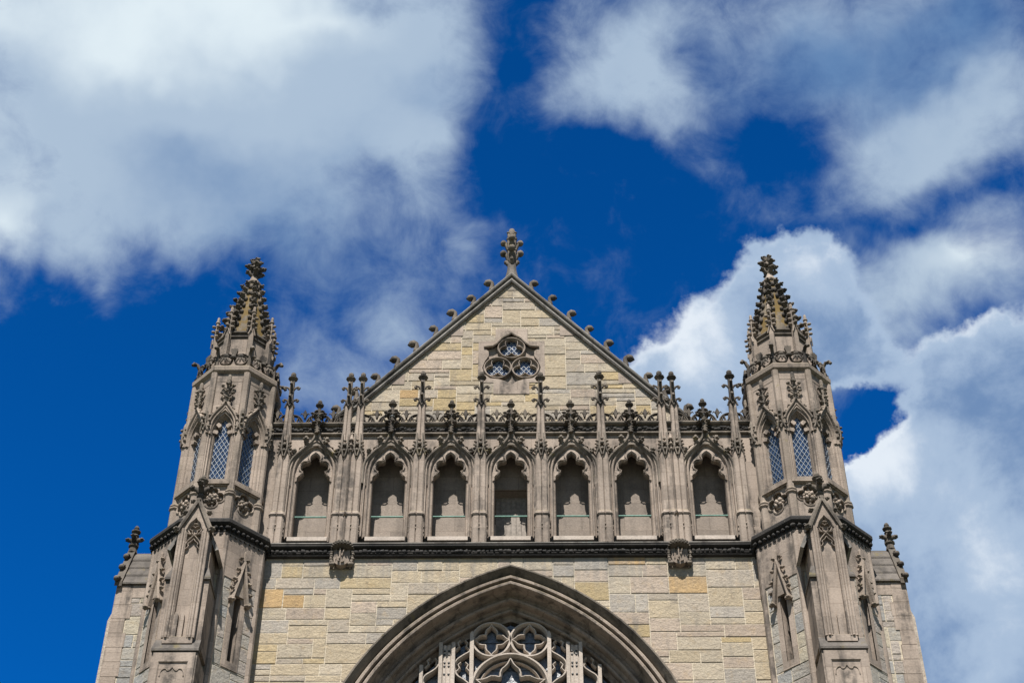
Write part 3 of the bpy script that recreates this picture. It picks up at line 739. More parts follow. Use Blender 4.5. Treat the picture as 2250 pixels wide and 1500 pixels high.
# ---- turrets
TX,TYC=7.854,.196
C8=cos(pi/8)
def turret():
    q=random.Random(31)
    # base shaft with ashlar faces
    mb=MB(); Rb=1.535; ab=Rb*C8; hw=ab*math.tan(pi/8)
    mb.octo([(Rb-.0,0),(Rb,26.8)])
    for v,_ in ((0,0),): pass
    base=MB()
    slot=[(-.10,23.15),(.10,23.15),(.10,24.85),(.05,25.05),(0,25.2),(-.05,25.05),(-.10,24.85)]
    for k in range(8):
        M=RZ(pi/4*k)
        if k in (1,7):
            base.plate([(-hw,0),(hw,0),(hw,26.8),(-hw,26.8)],[slot],-ab,-ab+.30,M) if False else base.plate([(-hw,0),(hw,0),(hw,26.8),(-hw,26.8)],[slot],-ab,None,M)
        else: base.add([(-hw,-ab,0),(hw,-ab,0),(hw,-ab,26.8),(-hw,-ab,26.8)],[(0,1,2,3)],M)
    for i in range(len(base.f)): base.c[i]=MORT
    for ph in (-3,-2,-1):                     # left oblique, front, right oblique
        M=RZ(pi/4*(ph+2))
        for x0,x1,z0,z1 in layout(-hw+.11,hw-.06,14,25.45,q,w=(.3,.7)):
            rc=[(x0,x1,z0,z1)]
            if ph!=-2 and x1>-.25 and x0<.25 and z1>22.95:
                rc=[]
                if z0<22.95: rc.append((x0,x1,z0,22.95))
                zl=max(z0,22.95)
                if x0<-.25: rc.append((x0,-.25,zl,z1))
                if x1>.25: rc.append((.25,x1,zl,z1))
            for a0,b0,c0,d0 in rc: stone_block(base,[(a0,c0),(b0,c0),(b0,d0),(a0,d0)],-ab,q,PALG,M)
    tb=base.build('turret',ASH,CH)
    # smooth upper band and angle quoins
    mb=MB(); mb.octo([(Rb+.03,25.45),(Rb+.03,26.8)])
    for k in range(8):
        a=pi/8+pi/4*k; mb.lathe([(.09,0),(.09,26.7)],8,((Rb-.035)*cos(a),(Rb-.035)*sin(a)),a+pi/8)
    mb.build('quoin',LIME,tb)
    # main cornice
    mb=MB(); mb.octo([(1.53,26.60),(1.56,26.64),(1.56,26.72),(1.58,26.74),(1.58,26.90),(1.66,26.93),(1.70,26.97),(1.70,27.06),(1.685,27.09),(1.62,27.13),(1.30,27.32)])
    for k in range(8):
        M=RZ(pi/4*k); w=.60
        for i in range(9):
            u=-w+2*w*i/8
            mb.ball((u,-1.50,26.83),.06,1,1,.9,6,4,M,.5,i+k*11); mb.box(u-.045,u+.02,-1.475,-1.42,26.645,26.69,M)
    mb.build('cornice',CRUST_SHADE,tb)
    # panel and lancet stage
    Rs=1.20; a=Rs*C8; hw=a*math.tan(pi/8)
    mb=MB(); hx=.285
    op=[(hx,28.66),(hx,30.30),(hx-.01,30.46),(hx-.05,30.62),(hx-.11,30.76),(hx-.19,30.87),(0,30.97)]
    O=mir(op)
    for k in range(8):
        M=RZ(pi/4*k)
        if k in (2,3,4,5,6) and k in (3,4,5): 
            mb.add([(-hw,-a,27.2),(hw,-a,27.2),(hw,-a,32.5),(-hw,-a,32.5)],[(0,1,2,3)],M); continue
        mb.plate([(-hw,27.2),(hw,27.2),(hw,32.5),(-hw,32.5)],[O,[(x,z) for x,z in qfoil(0,28.07,.33,[(0,.98),(15,.96),(30,.86),(40,.72),(45,.66)],4,0)]],-a,-a+.13,M)
        mb.add([(-hw,-a+.13,27.4),(hw,-a+.13,27.4),(hw,-a+.13,28.6),(-hw,-a+.13,28.6)],[(0,1,2,3)],M)
    mb.build('turret_wall',LIME,tb)
    # angle shafts, one per corner, with gablet clusters at their heads
    mb=MB(); mb.lathe([(.125,27.2),(.125,28.10),(.165,28.13),(.165,28.17),(.13,28.19),(.155,28.22),(.155,28.25),(.105,28.31),(.10,30.45),(.10,32.4)],8,(0,-Rs+.01),pi/8)
    sh=mb.build('angle_shaft',SHAFT,tb,None,pi/8)
    mb=MB(); M=T(0,-Rs-.04,0)
    for s in (-1,1):
        mb.tube([(s*.11,-.06,30.28),(s*.05,-.10,30.52),(s*.02,-.10,30.72)],[.024,.022,.03],5,M); mb.tube([(s*.0,-.09,30.28),(s*.06,-.1,30.5)],.02,5,M)
        for z in (30.42,30.62,30.80): mb.ball((s*.12,-.03,z),.045,1.2,1.1,.75,6,4,M,.4,int(z*10))
    for z in (30.45,30.66,30.82): mb.ball((0,-.12,z),.045,1,1.1,.8,6,4,M,.4,int(z*10)+3)
    mb.lathe([(.06,30.6),(.055,30.95),(.02,31.08)],6,(0,-.05),M=M)
    gbn=mb.build('gablet_band',MIDS,tb,None,pi/8)
    for k in range(1,8): dup(sh,tb,None,pi/8+pi/4*k); dup(gbn,tb,None,pi/8+pi/4*k)
    # rosette panel moulding and sill, lancet frame, glass, hood : one of each per seen face
    faces=[0,-1,1,-2,2]
    mb=MB(); mb.prism([(-.42,28.475),(.42,28.475),(.42,28.62),(-.42,28.62)],-a-.10,-a+.02); mb.prism([(-.40,28.44),(.40,28.44),(.40,28.475),(-.40,28.475)],-a-.05,-a+.02)
    mb.add([(-.42,-a-.10,28.622),(.42,-a-.10,28.622),(.30,-a+.2,28.70),(-.30,-a+.2,28.70)],[(0,1,2,3)])
    o=[mb.build('window_sill',SHAFT,tb)]
    mb=MB(); ros=qfoil(0,28.07,.33,[(0,.98),(15,.96),(30,.86),(40,.72),(45,.66)],4,0)
    mb.sweep(ros,[(.02,-a+.0),(.0,-a-.03),(-.03,-a-.02),(-.04,-a+.02)],closed=True)
    for k in range(9):
        t=2*pi*k/9; mb.ball((.13*cos(t),-a+.06,28.07+.13*sin(t)),.055,1,1,1,6,4,None,.5,k)
    for k in range(4):
        t=2*pi*k/4+pi/4; mb.ball((.09*cos(t),-a+.0,28.07+.09*sin(t)),.06,1,1,1,6,4,None,.5,k+20); t+=pi/4; mb.ball((.22*cos(t),-a+.09,28.07+.22*sin(t)),.05,1,1,1,6,4,None,.5,k+30)
    mb.ball((0,-a-.01,28.07),.05)
    o.append(mb.build('rosette',LIME,tb))
    mb=MB(); mb.sweep(O,[(.10,-a+.0),(.09,-a-.045),(.06,-a-.05),(.04,-a-.01),(.03,-a+.02),(.01,-a+.01),(0,-a+.04),(-.03,-a+.10),(-.05,-a+.09),(-.085,-a+.17),(-.085,-a+.24)])
    for s in (-1,1):
        for (x,z,an) in ((.20,30.34,20),(.135,30.58,50)):
            M=T(s*x,0,z)@RY(-s*radians(an)); mb.prism([(-.075,-.05),(.075,-.05),(.075,.05),(-.03,.07),(-.075,.03)] if s>0 else [(-.075,-.05),(.075,-.05),(.075,.03),(.03,.07),(-.075,.05)],-a+.05,-a+.2,M)
    o.append(mb.build('window_frame',LIME,tb))
    mb=MB(); mb.add([(-.27,-a+.175,28.6),(.27,-a+.175,28.6),(.27,-a+.175,30.95),(-.27,-a+.175,30.95)],[(0,1,2,3)]); o.append(mb.build('window_pane',GLASS,tb))
    o.append(lattice(-.24,.24,28.62,30.85,.125,.215,-a+.16,.0052).build('leaded_lattice',LEAD,tb))
    mb=MB()
    hd=smooth_path([(.41,30.2),(.41,30.50),(.375,30.70),(.285,30.90),(.165,31.08),(.07,31.22),(.02,31.38)],2)
    for s in (-1,1):
        mb.sweep([(s*x,z) for x,z in hd],[(-s*.03,-a),(-s*.03,-a-.09),(s*.0,-a-.13),(s*.03,-a-.12),(s*.055,-a-.06),(s*.07,-a-.075),(s*.10,-a-.07),(s*.115,-a-.03),(s*.13,-a+.0)])
        knob(mb,(s*.20,-a-.06,31.08),.075,4); knob(mb,(s*.31,-a-.06,30.88),.06,5); mb.ball((s*.08,-a-.06,31.24),.06)
    o.append(mb.build('ogee_hood',SHAFT,tb))
    mb=MB(); mb.lathe([(.06,31.28),(.05,31.5),(.045,31.9),(.075,31.95),(.085,31.98),(.05,32.02),(.06,32.08),(.055,32.22),(.03,32.28)],8,(0,-a-.08))
    for z,oo,r in ((31.42,.10,.06),(31.62,.14,.062),(31.88,.15,.06)):
        for k in range(4):
            t=pi/2*k; knob(mb,(oo*cos(t),-a-.08+oo*.7*sin(t),z),r,k+int(z*10)); mb.tube([(.03*cos(t),-a-.08+.03*sin(t),z-.12),(oo*.8*cos(t),-a-.08+oo*.6*sin(t),z-.03)],.03,5)
    o.append(mb.build('hood_finial',MIDS,tb))
    for ob in o:
        for k in faces[1:]: dup(ob,tb,None,pi/4*k)
    # upper cornice with bosses
    mb=MB(); mb.octo([(1.20,32.08),(1.21,32.12),(1.13,32.15),(1.13,32.36),(1.24,32.42),(1.30,32.47),(1.31,32.60),(1.27,32.66),(1.2,32.70),(.9,32.74)])
    for k in range(8):
        M=RZ(pi/4*k)
        for i in range(4): mb.ball((-.3+.2*i,-1.04,32.27),.07,1,.8,1,8,4,M,.4,i)
    mb.build('upper_cornice',SHAFT,tb)
    # cresting
    mb=MB(); rc=1.16; ac=rc*C8; hw=ac*math.tan(pi/8)
    for k in range(8):
        M=RZ(pi/4*k)
        mb.box(-.03-hw,.03-hw,-ac-.04,-ac+.04,32.68,33.22,M)
        mb.tube([(-hw,-ac-.0,33.10),(-hw-.02,-ac-.08,33.26),(-hw-.05,-ac-.18,33.28),(-hw-.06,-ac-.22,33.2)],[.05,.055,.06,.05],6,M); knob(mb,(-hw-.04,-ac-.14,33.26),.075,k,M)
        for s in (-1,1):
            mb.bar(arc(s*.21,32.93,.17,0,360,16)[:-1],.018,.07,-ac-.03,M,True)
            mb.ball((s*.21,-ac-.05,33.03),.085,1,1,1,7,5,M,.2,k)
            for b in range(5):
                t=pi*(.5+(b-2)*.32)
                mb.tube([(s*.21+.03*cos(t),-ac-.05,32.98),(s*.21+.07*cos(t),-ac-.12,32.90),(s*.21+.13*cos(t),-ac-.11,32.78)],[.03,.04,.022],5,M)
            mb.bar(smooth_path([(s*.03,32.70),(s*.12,32.76),(s*.08,32.90),(s*.02,32.95)],1),.018,.07,-ac-.02,M)
            mb.bar(arc(s*.385,33.0,.07,0,300,10),.016,.06,-ac-.02,M)
        mb.bar(smooth_path([(-hw,33.05),(-.3,33.16),(-.15,33.17),(0,33.08),(.15,33.17),(.3,33.16),(hw,33.05)],1),.022,.08,-ac-.03,M)
        mb.prism([(-.05,33.06),(.05,33.06),(.10,33.26),(.085,33.34),(.04,33.31),(0,33.35),(-.04,33.31),(-.085,33.34),(-.10,33.26)],-ac-.07,-ac+.02,M)
        mb.ball((0,-ac-.05,33.0),.08,1.1,1,.9,6,5,M,.4,k)
    mb.build('leaf_cresting',DARK,tb)
    # drum
    mb=MB(); mb.octo([(.84,32.6),(.80,33.2),(.78,34.12)]); mb.build('drum',LIME,tb)
    mb=MB(); mb.octo([(.78,34.08),(.83,34.13),(.83,34.17),(.79,34.20),(.79,34.25),(.85,34.29),(.84,34.34),(.70,34.40)]); mb.build('drum_moulding',DARK,tb)
    # pinnacles round the spire
    mb=MB(); mb.lathe([(.10,32.7),(.095,33.9),(.075,34.35)],4,(0,0),pi/4); mb.lathe([(.06,34.3),(.05,34.9),(.045,35.02),(.075,35.04),(.075,35.07),(.045,35.09),(.045,35.20),(.03,35.26)],6)
    for z in (34.45,34.64,34.84):
        for s in (-1,1):
            mb.ball((s*.10,0,z),.052,1.3,1,.85,6,4); mb.ball((0,s*.10,z+.03),.052,1,1.3,.85,6,4)
    for s in (-1,1): mb.tube([(s*.10,-.08,34.1),(s*.03,-.09,34.34)],.022,5)
    pn=None
    for k in range(8):
        t=pi/8+pi/4*k; l=(.86*cos(t),.86*sin(t),0)
        if pn is None: pn=mb.build('spire_pinnacle',SHAFT,tb,l,t+pi/2)
        else: dup(pn,tb,l,t+pi/2)
    # spire
    mb=MB(); mb.octo([(.70,34.36),(.18,36.92)]); sp=mb.build('spire',SPIRE,tb)
    mb=MB()
    nk=8
    for i in range(nk):
        f=i/(nk-1); z=34.55+f*2.18; r=.68-(.70-.18)*(z-34.36)/2.56; s_=.155-.045*f
        mb.tube([(r-.02,0,z-.16),(r+.04,0,z-.04),(r+s_*.9,0,z+.03)],[.045,.055,.05],6)
        knob(mb,(r+s_*.92,0,z+.03),s_*.78,i); mb.ball((r+s_*1.5,0,z+.06),s_*.32)
        for s in (-1,1): mb.ball((r+.03,s*.07,z-.07),.065,1,1,1.5,5,4,None,.4,i)
    mb.tube([(.70,0,34.36),(.18,0,36.92)],[.04,.03],6)
    rib=None
    for k in range(8):
        t=pi/8+pi/4*k
        if rib is None: rib=mb.build('crocketed_rib',DARK,tb,None,t)
        else: dup(rib,tb,None,t)
    # finial
    mb=MB(); mb.lathe([(.17,36.86),(.24,36.92),(.24,36.97),(.17,37.03),(.11,37.18),(.085,37.38),(.10,37.5),(.09,37.75),(.11,37.88),(.06,37.98)],8)
    mb.build('spire_stem',SHAFT,tb)
    mb=MB()
    for k in range(4):
        t=pi/2*k+.35
        for z,oo,r in ((37.42,.20,.10),(37.66,.23,.11),(37.93,.13,.085)):
            knob(mb,(oo*cos(t),oo*sin(t),z),r,k+int(z*10)); mb.tube([(.06*cos(t),.06*sin(t),z-.12),(oo*cos(t),oo*sin(t),z)],[.08,.07],6)
        t+=pi/4; knob(mb,(.15*cos(t),.15*sin(t),37.55),.09,k+50)
    mb.build('spire_finial',DARK,tb)
    # pinnacled niches on the oblique faces
    an=ab
    def niche():
        n=MB()
        n.plate([(-.245,22.95),(.245,22.95),(.245,25.40),(-.245,25.40)],[slot],-ab-.03,-ab)
        n.plate(slot,[],-ab+.26)
        k=len(slot)
        n.add([(x,-ab-.03,z) for x,z in slot]+[(x,-ab+.26,z) for x,z in slot],[(i,(i+1)%k,(i+1)%k+k,i+k) for i in range(k)])
        return n
    nb=niche().build('niche',LIME,tb,None,pi/4)
    mb=MB()
    for s in (-1,1):
        pth=[(s*.24,24.80),(s*.0,26.02)]
        mb.sweep(pth,[(-.04,-an),(-.04,-an-.14),(-.01,-an-.18),(.03,-an-.15),(.045,-an)])
        knob(mb,(s*.25,-an-.14,24.80),.105,7)
        for k in range(3):
            f=.25+.25*k; knob(mb,(s*(.24*(1-f)+.10),-an-.12,24.80+1.22*f+.03),.068,k)
    mb.lathe([(.05,25.9),(.04,26.3),(.02,26.36)],6,(0,-an-.1))
    for s in (-1,1): knob(mb,(s*.10,-an-.10,26.10),.065,3)
    mb.prism([(-.12,25.0),(.12,25.0),(0,25.8)],-an-.09,-an)
    ng=mb.build('niche_gablet',SHAFT,tb,None,pi/4)
    dup(nb,tb,None,-pi/4); dup(ng,tb,None,-pi/4)
    # front buttress with gablet
    yb=-ab; F=-2.36
    mb=MB()
    mb.prism([(-.54,0),(.54,0),(.54,22.55),(-.54,22.55)],F-.10,yb+.1)
    mb.prism([(-.53,22.8),(.53,22.8),(.53,24.72),(-.53,24.72)],F+.04,yb+.1)
    mb.prism([(-.44,24.7),(.44,24.7),(.44,25.9),(-.44,25.9)],F+.12,yb+.1)
    # gabled upper body and its coping running back to the shaft
    mb.prism([(-.44,25.9),(.44,25.9),(0,26.9)],F+.10,yb+.1)
    # front pier with recessed panel
    pan=[(-.205,22.98),(.205,22.98),(.205,26.02),(.19,26.16),(.13,26.28),(.05,26.36),(0,26.46),(-.05,26.36),(-.13,26.28),(-.19,26.16),(-.205,26.02)]
    mb.plate([(-.36,22.8),(.36,22.8),(.36,26.15),(0,26.98),(-.36,26.15)],[pan],F-.09,F+.12)
    mb.sweep(pan,[(-.0,F-.09),(-.015,F-.06),(.03,F-.04),(.045,F-.05),(.05,F+.02)] if False else [(.0,F-.09),(.03,F-.05),(.035,F+.03)],closed=True)
    mb.add([(-.21,F+.03,22.9),(.21,F+.03,22.9),(.21,F+.03,26.5),(-.21,F+.03,26.5)],[(0,1,2,3)])
    # little stepped bases in the panel foot
    for x in (-.13,.02): mb.prism([(x-.055,22.9),(x+.055,22.9),(x+.055,23.62),(x-.02,23.70),(x-.055,23.55)],F-.05,F+.03)
    bt=mb.build('front_buttress',LIME,tb)
    mb=MB()   # shafts, tracery of the panel
    for s in (-1,1):
        mb.tube([(s*.285,F-.10,22.95),(s*.285,F-.10,26.1)],.035,8); mb.tube([(s*.225,F-.085,22.95),(s*.225,F-.085,26.0)],.022,8)
        mb.tube([(s*.36,F-.07,22.95),(s*.36,F-.07,26.12)],.04,8)
    mb.bar(arc(0,26.12,.17,0,360,24)[:-1],.025,.08,F-.06,None,True)
    mb.bar(qfoil(0,26.12,.155,[(0,.95),(20,.9),(40,.66),(60,.40)],3,-90),.014,.07,F-.045,None,True)
    for s in (-1,1):
        mb.bar(smooth_path([(s*.20,25.62),(s*.15,25.76),(s*.07,25.86),(0,25.95),(-s*.10,25.97),(-s*.19,26.0)],2),.02,.08,F-.06)
        mb.bar(smooth_path([(s*.20,25.52),(s*.10,25.60),(s*.13,25.70),(s*.05,25.76),(0,25.84)],1),.016,.07,F-.05)
    mb.bar(smooth_path([(-.205,26.08),(-.14,26.28),(-.05,26.37),(0,26.46),(.05,26.37),(.14,26.28),(.205,26.08)],1),.022,.08,F-.11)
    mb.build('panel_tracery',LIME,tb)
    wts=[]
    mb=MB()   # weathered set-offs
    mb.add([(-.56,F-.16,22.56),(.56,F-.16,22.56),(.56,F-.16,22.62),(-.56,F-.16,22.62),(.54,F+.05,22.98),(-.54,F+.05,22.98),(.56,F+.05,22.56),(-.56,F+.05,22.56)],[(0,1,2,3),(3,2,4,5),(0,7,6,1),(1,6,4,2),(0,3,5,7)])
    mb.build('weathering',SLAB,tb)
    for s in (-1,1):
        mb=MB(); x0,x1=(s*.36,s*.56)
        mb.add([(x0,F-.02,24.66),(x1,F-.02,24.66),(x1,F-.02,24.72),(x0,F-.02,24.72),(s*.44,F+.14,25.12),(x0,F+.14,25.12),(x1,yb,24.66),(x1,yb,24.72),(s*.44,yb,25.12)],[(0,1,2,3),(3,2,4,5),(1,6,7,2),(2,7,8,4),(0,6,1)])
        mb.build('weathering',SLAB,tb)
    mb=MB()   # eaves of the gabled body
    for s in (-1,1):
        mb.sweep([(s*.60,25.60),(s*.0,26.95)],[(-.03,F+.1),(.06,F+.1),(.06,yb+.1),(-.03,yb+.1)],cprof=True)
    mb.build('buttress_roof',COPE,tb)
    mb=MB()   # front gablet coping
    for s in (-1,1):
        mb.sweep([(s*.43,26.02),(0,27.02)],[(-s*.05,F+.10),(-s*.05,F-.11),(-s*.0,F-.13),(s*.015,F-.17),(s*.06,F-.16),(s*.07,F+.1)])
        knob(mb,(s*.44,F-.1,26.06),.10,3); knob(mb,(s*.30,F-.06,26.60),.085,6); knob(mb,(s*.15,F-.04,26.98),.075,8)
    gb=mb.build('gablet',MIDS,tb)
    mb=MB(); c=(0,F+.02)
    mb.lathe([(.10,26.9),(.085,27.12),(.11,27.15),(.11,27.19),(.07,27.22),(.06,27.6),(.055,27.76)],8,c)
    for k in range(4):
        t=pi/2*k; mb.tube([(c[0]+.03*cos(t),c[1]+.03*sin(t),27.30),(c[0]+.12*cos(t),c[1]+.12*sin(t),27.40),(c[0]+.24*cos(t),c[1]+.24*sin(t),27.43)],[.075,.075,.07],6); knob(mb,(c[0]+.22*cos(t),c[1]+.22*sin(t),27.43),.10,k)
    mb.lathe([(.05,27.56),(.14,27.66),(.14,27.69),(.06,27.72),(.07,27.78),(.03,27.86)],8,c)
    mb.build('gablet_finial',DARK,tb)
    mb=MB()   # low panel in the foot of the buttress
    mb.plate([(-.50,20.5),(.50,20.5),(.50,22.53),(-.50,22.53)],[[(-.35,20.7),(.35,20.7),(.35,22.28),(-.35,22.28)]],F-.135,F-.10)
    mb.sweep([(-.35,20.7),(-.35,22.28),(.35,22.28),(.35,20.7)],[(.0,F-.135),(-.03,F-.10),(-.035,F-.02),(-.06,F-.04),(-.07,F+.0)])
    mb.bar(smooth_path([(-.28,21.9),(-.27,22.05),(-.16,22.12),(-.12,22.04),(-.05,22.06),(0,22.16),(.05,22.06),(.12,22.04),(.16,22.12),(.27,22.05),(.28,21.9)],2),.02,.06,F-.12)
    mb.build('sunk_panel',LIME,tb)
    return tb
TB=turret(); tk=list(TB.children); TB.location=(-TX,TYC,0)
TB['label']='octagonal turret with crocketed spire at the left end of the front'
TB2=dup(TB,CH,(TX,TYC,0)); TB2['label']='octagonal turret with crocketed spire at the right end of the front'
for k in tk: dup(k,TB2)

# ---- side buttresses with saddleback roofs and cross finials
def wing(s):
    q=random.Random(40+s)
    x0,x1=8.8,10.17; Y0=.0; YR=.62
    mb=MB()
    def bx(a,b,y0,y1,z0,z1): mb.box(min(s*a,s*b),max(s*a,s*b),y0,y1,z0,z1)
    w=MB(); w.box(min(s*x0,s*(x1)),max(s*x0,s*x1),Y0,Y0+1.25,0,25.95,None,MORT)
    w.prism([(s*x1,25.3),(s*(x1+.12),24.95),(s*(x1+.12),0),(s*x1,0)][::s],Y0+.1,Y0+1.15); 
    for i in range(len(w.c)): w.c[i]=w.c[i] or (.36,.31,.255)
    for a,b,c,d in layout(8.85,9.85,14,25.55,q,w=(.35,.8)):
        if b>9.84: b-=.12*q.random()
        stone_block(w,[(s*a,c),(s*b,c),(s*b,d),(s*a,d)][::s],Y0,q,PALG)
    wb=w.build('side_buttress',ASH,CH)
    mb=MB(); z=14
    while z<25.9:   # smooth quoins
        h=.42; hw=.34+.14*q.random(); hw2=min(h,25.93-z)
        bx(x1-hw,x1+.012,Y0-.028,Y0+.6,z+.006,z+hw2-.006); z+=h
    bx(8.85,x1-.0,Y0-.02,Y0+.1,25.56,25.93)
    mb.build('quoin',LIME,wb)
    mb=MB()
    n=4
    for k in range(n):
        f0,f1=k/n,(k+1)/n
        ya,yb=Y0-.08+(YR-Y0+.08)*f0,Y0-.08+(YR-Y0+.08)*f1; za,zb=25.95+1.42*f0,25.95+1.42*f1
        dz=.05
        vs=[(s*x0,ya,za),(s*(x1-.08),ya,za),(s*(x1-.08),ya,za+dz),(s*x0,ya,za+dz),(s*(x1-.08),yb+.02,zb+.02),(s*x0,yb+.02,zb+.02)]
        mb.add(vs,[(0,1,2,3),(3,2,4,5)])
    mb.add([(s*x0,YR,27.37),(s*(x1-.08),YR,27.37),(s*(x1-.08),YR+.7,25.9),(s*x0,YR+.7,25.9)],[(0,1,2,3)])
    mb.add([(s*x0,Y0-.08,25.95),(s*(x1-.08),Y0-.08,25.95),(s*(x1-.08),Y0,25.93),(s*x0,Y0,25.93)],[(0,1,2,3)])
    mb.build('slab_roof',SLAB,wb)
    mb=MB()    # gable parapet on the outer end
    for sy in (-1,1):
        y0=YR+sy*(YR-Y0+.12); 
        mb.loft([[(s*(x1-.13),y0,25.86),(s*(x1+.06),y0,25.86),(s*(x1+.06),y0,26.02),(s*(x1-.13),y0,26.02)],[(s*(x1-.13),YR,27.40),(s*(x1+.06),YR,27.40),(s*(x1+.06),YR,27.56),(s*(x1-.13),YR,27.56)]])
        for f in (.02,.36,.68):
            knob(mb,(s*x1,y0+(YR-y0)*f-sy*-.0,25.98+1.54*f+.08),.10,int(f*10)); mb.ball((s*(x1+.02),y0+(YR-y0)*f+sy*.07,25.98+1.54*f+.04),.08)
    mb.prism([(s*(x1-.1),25.9),(s*x1,25.9),(s*x1,26),(s*(x1-.1),26)][::s],Y0,Y0+1.2)
    mb.build('gable_parapet',DARK,wb)
    mb=MB(); c=(s*(x1-.04),YR)
    mb.lathe([(.13,27.38),(.10,27.54),(.14,27.58),(.14,27.63),(.09,27.67),(.085,27.95),(.07,28.05)],8,c)
    for k in range(4):
        t=pi/2*k; mb.tube([(c[0],c[1],27.72),(c[0]+.10*cos(t),c[1]+.10*sin(t),27.80),(c[0]+.18*cos(t),c[1]+.18*sin(t),27.81)],[.065,.07,.065],6)
        knob(mb,(c[0]+.175*cos(t),c[1]+.175*sin(t),27.81),.085,k)
    mb.lathe([(.07,27.9),(.105,27.94),(.07,27.98),(.06,28.0),(.13,28.06),(.13,28.09),(.06,28.12),(.065,28.15),(.075,28.19),(.04,28.26),(.01,28.28)],8,c)
    mb.build('cross_finial',DARK,wb)
    wb['label']='side buttress with stone slab roof and cross finial, '+('left' if s<0 else 'right')+' end'
wing(-1); wing(1)

# ---- body of the chapel behind the front
mb=MB()
mb.box(-6.4,6.4,1.3,45,0,31.2)
NB=mb.build('nave_wall',LIME,CH)
mb=MB(); mb.prism([(-6.6,30.6),(6.6,30.6),(6.6,30.8),(0,36.9),(-6.6,30.8)],1.25,45.2); mb.build('nave_roof',SLATE,CH)

# ------------------------------------------------------------------ ground
mb=MB(); mb.add([(-900,-900,0),(900,-900,0),(900,900,0),(-900,900,0)],[(0,1,2,3)])
g=mb.build('ground',GRASS); g['kind']='structure'
mb=MB(); mb.add([(-30,-70,.004),(30,-70,.004),(30,-2.8,.004),(-30,-2.8,.004)],[(0,1,2,3)])
g=mb.build('pavement',SLAB); g['kind']='structure'

# ------------------------------------------------------------------ camera
f,pitch,yaw,roll,cx=3651.3,radians(42.248),radians(-.669),radians(.155),.443
cp,sp=cos(pitch),sin(pitch); cy,sy=cos(yaw),sin(yaw)
F=Vector((sy*cp,cy*cp,sp)); Rr=Vector((cy,-sy,0)); U=Rr.cross(F)
R2=cos(roll)*Rr+sin(roll)*U; U2=-sin(roll)*Rr+cos(roll)*U
cam=bpy.data.cameras.new('camera'); co=bpy.data.objects.new('camera',cam); COL.objects.link(co)
M=Matrix((R2,U2,-F)).transposed().to_4x4(); M.translation=(cx,-36,1.7); co.matrix_world=M
cam.sensor_width=36; cam.lens=36*f/2250; cam.clip_end=5000; SC.camera=co

# ------------------------------------------------------------------ light
EL,AZM=radians(59),radians(8)
sun=bpy.data.lights.new('sun','SUN'); sun.energy=5.0; sun.angle=radians(.53); sun.color=(1,.955,.90)
so=bpy.data.objects.new('sun',sun); COL.objects.link(so)
sd=Vector((-sin(AZM)*cos(EL),-cos(AZM)*cos(EL),sin(EL)))
so.rotation_euler=sd.to_track_quat('Z','Y').to_euler(); so.location=sd*100
#SKY
W=bpy.data.worlds.new('World'); SC.world=W; W.use_nodes=True; W.cycles.sampling_method='MANUAL'; W.cycles.sample_map_resolution=512
SC.cycles.max_bounces=5; SC.cycles.diffuse_bounces=3
VS=SC.view_settings; VS.view_transform='Standard'; VS.look='None'; VS.exposure=.98; VS.gamma=1
nt=W.node_tree; bg=nt.nodes['Background']; STR=.05
sk=nt.nodes.new('ShaderNodeTexSky'); sk.sky_type='NISHITA'; sk.sun_disc=False; sk.sun_elevation=EL; sk.sun_rotation=pi+AZM
sk.dust_density=0; sk.ozone_density=3; sk.air_density=1
def vm(op,a,b=None):
    n=nt.nodes.new('ShaderNodeVectorMath'); n.operation=op
    for i,x in enumerate((a,b)):
        if x is None: continue
        if isinstance(x,tuple): n.inputs[i].default_value=x
        else: L(nt,x,n.inputs[i])
    return n.outputs[1] if op in('LENGTH','DOT_PRODUCT') else n.outputs[0]
tc=nt.nodes.new('ShaderNodeTexCoord'); D=vm('NORMALIZE',tc.outputs['Generated'])
sx=nt.nodes.new('ShaderNodeSeparateXYZ'); L(nt,D,sx.inputs[0])
az=math_(nt,'ARCTAN2',sx.outputs[0],sx.outputs[1]); el=math_(nt,'ARCSINE',sx.outputs[2])
cb=nt.nodes.new('ShaderNodeCombineXYZ'); L(nt,az,cb.inputs[0]); L(nt,el,cb.inputs[1])
def nz(scale,detail,rough,off=(0,0,0),dist=0.,color=False,stretch=(1,1,1)):
    n=N(nt,'ShaderNodeTexNoise',Scale=scale,Detail=detail,Roughness=rough,Distortion=dist)
    v=vm('ADD',D,off)
    if stretch!=(1,1,1): v=vm('MULTIPLY',v,stretch)
    L(nt,v,n.inputs['Vector'])
    return n.outputs['Color' if color else 'Fac']
w1=vm('MULTIPLY',vm('SUBTRACT',nz(7,4,.6,(3,1,2),color=True),(.5,.5,.5)),(.16,.13,0))
w2=vm('MULTIPLY',vm('SUBTRACT',nz(26,5,.6,(1,5,2),color=True),(.5,.5,.5)),(.055,.045,0))
PS=vm('ADD',cb.outputs[0],w1); PC=vm('ADD',cb.outputs[0],w2)
def px(u,v):
    d=F*f+R2*(u-1125)-U2*(v-750); d.normalize(); return atan2(d.x,d.y),math.asin(d.z)
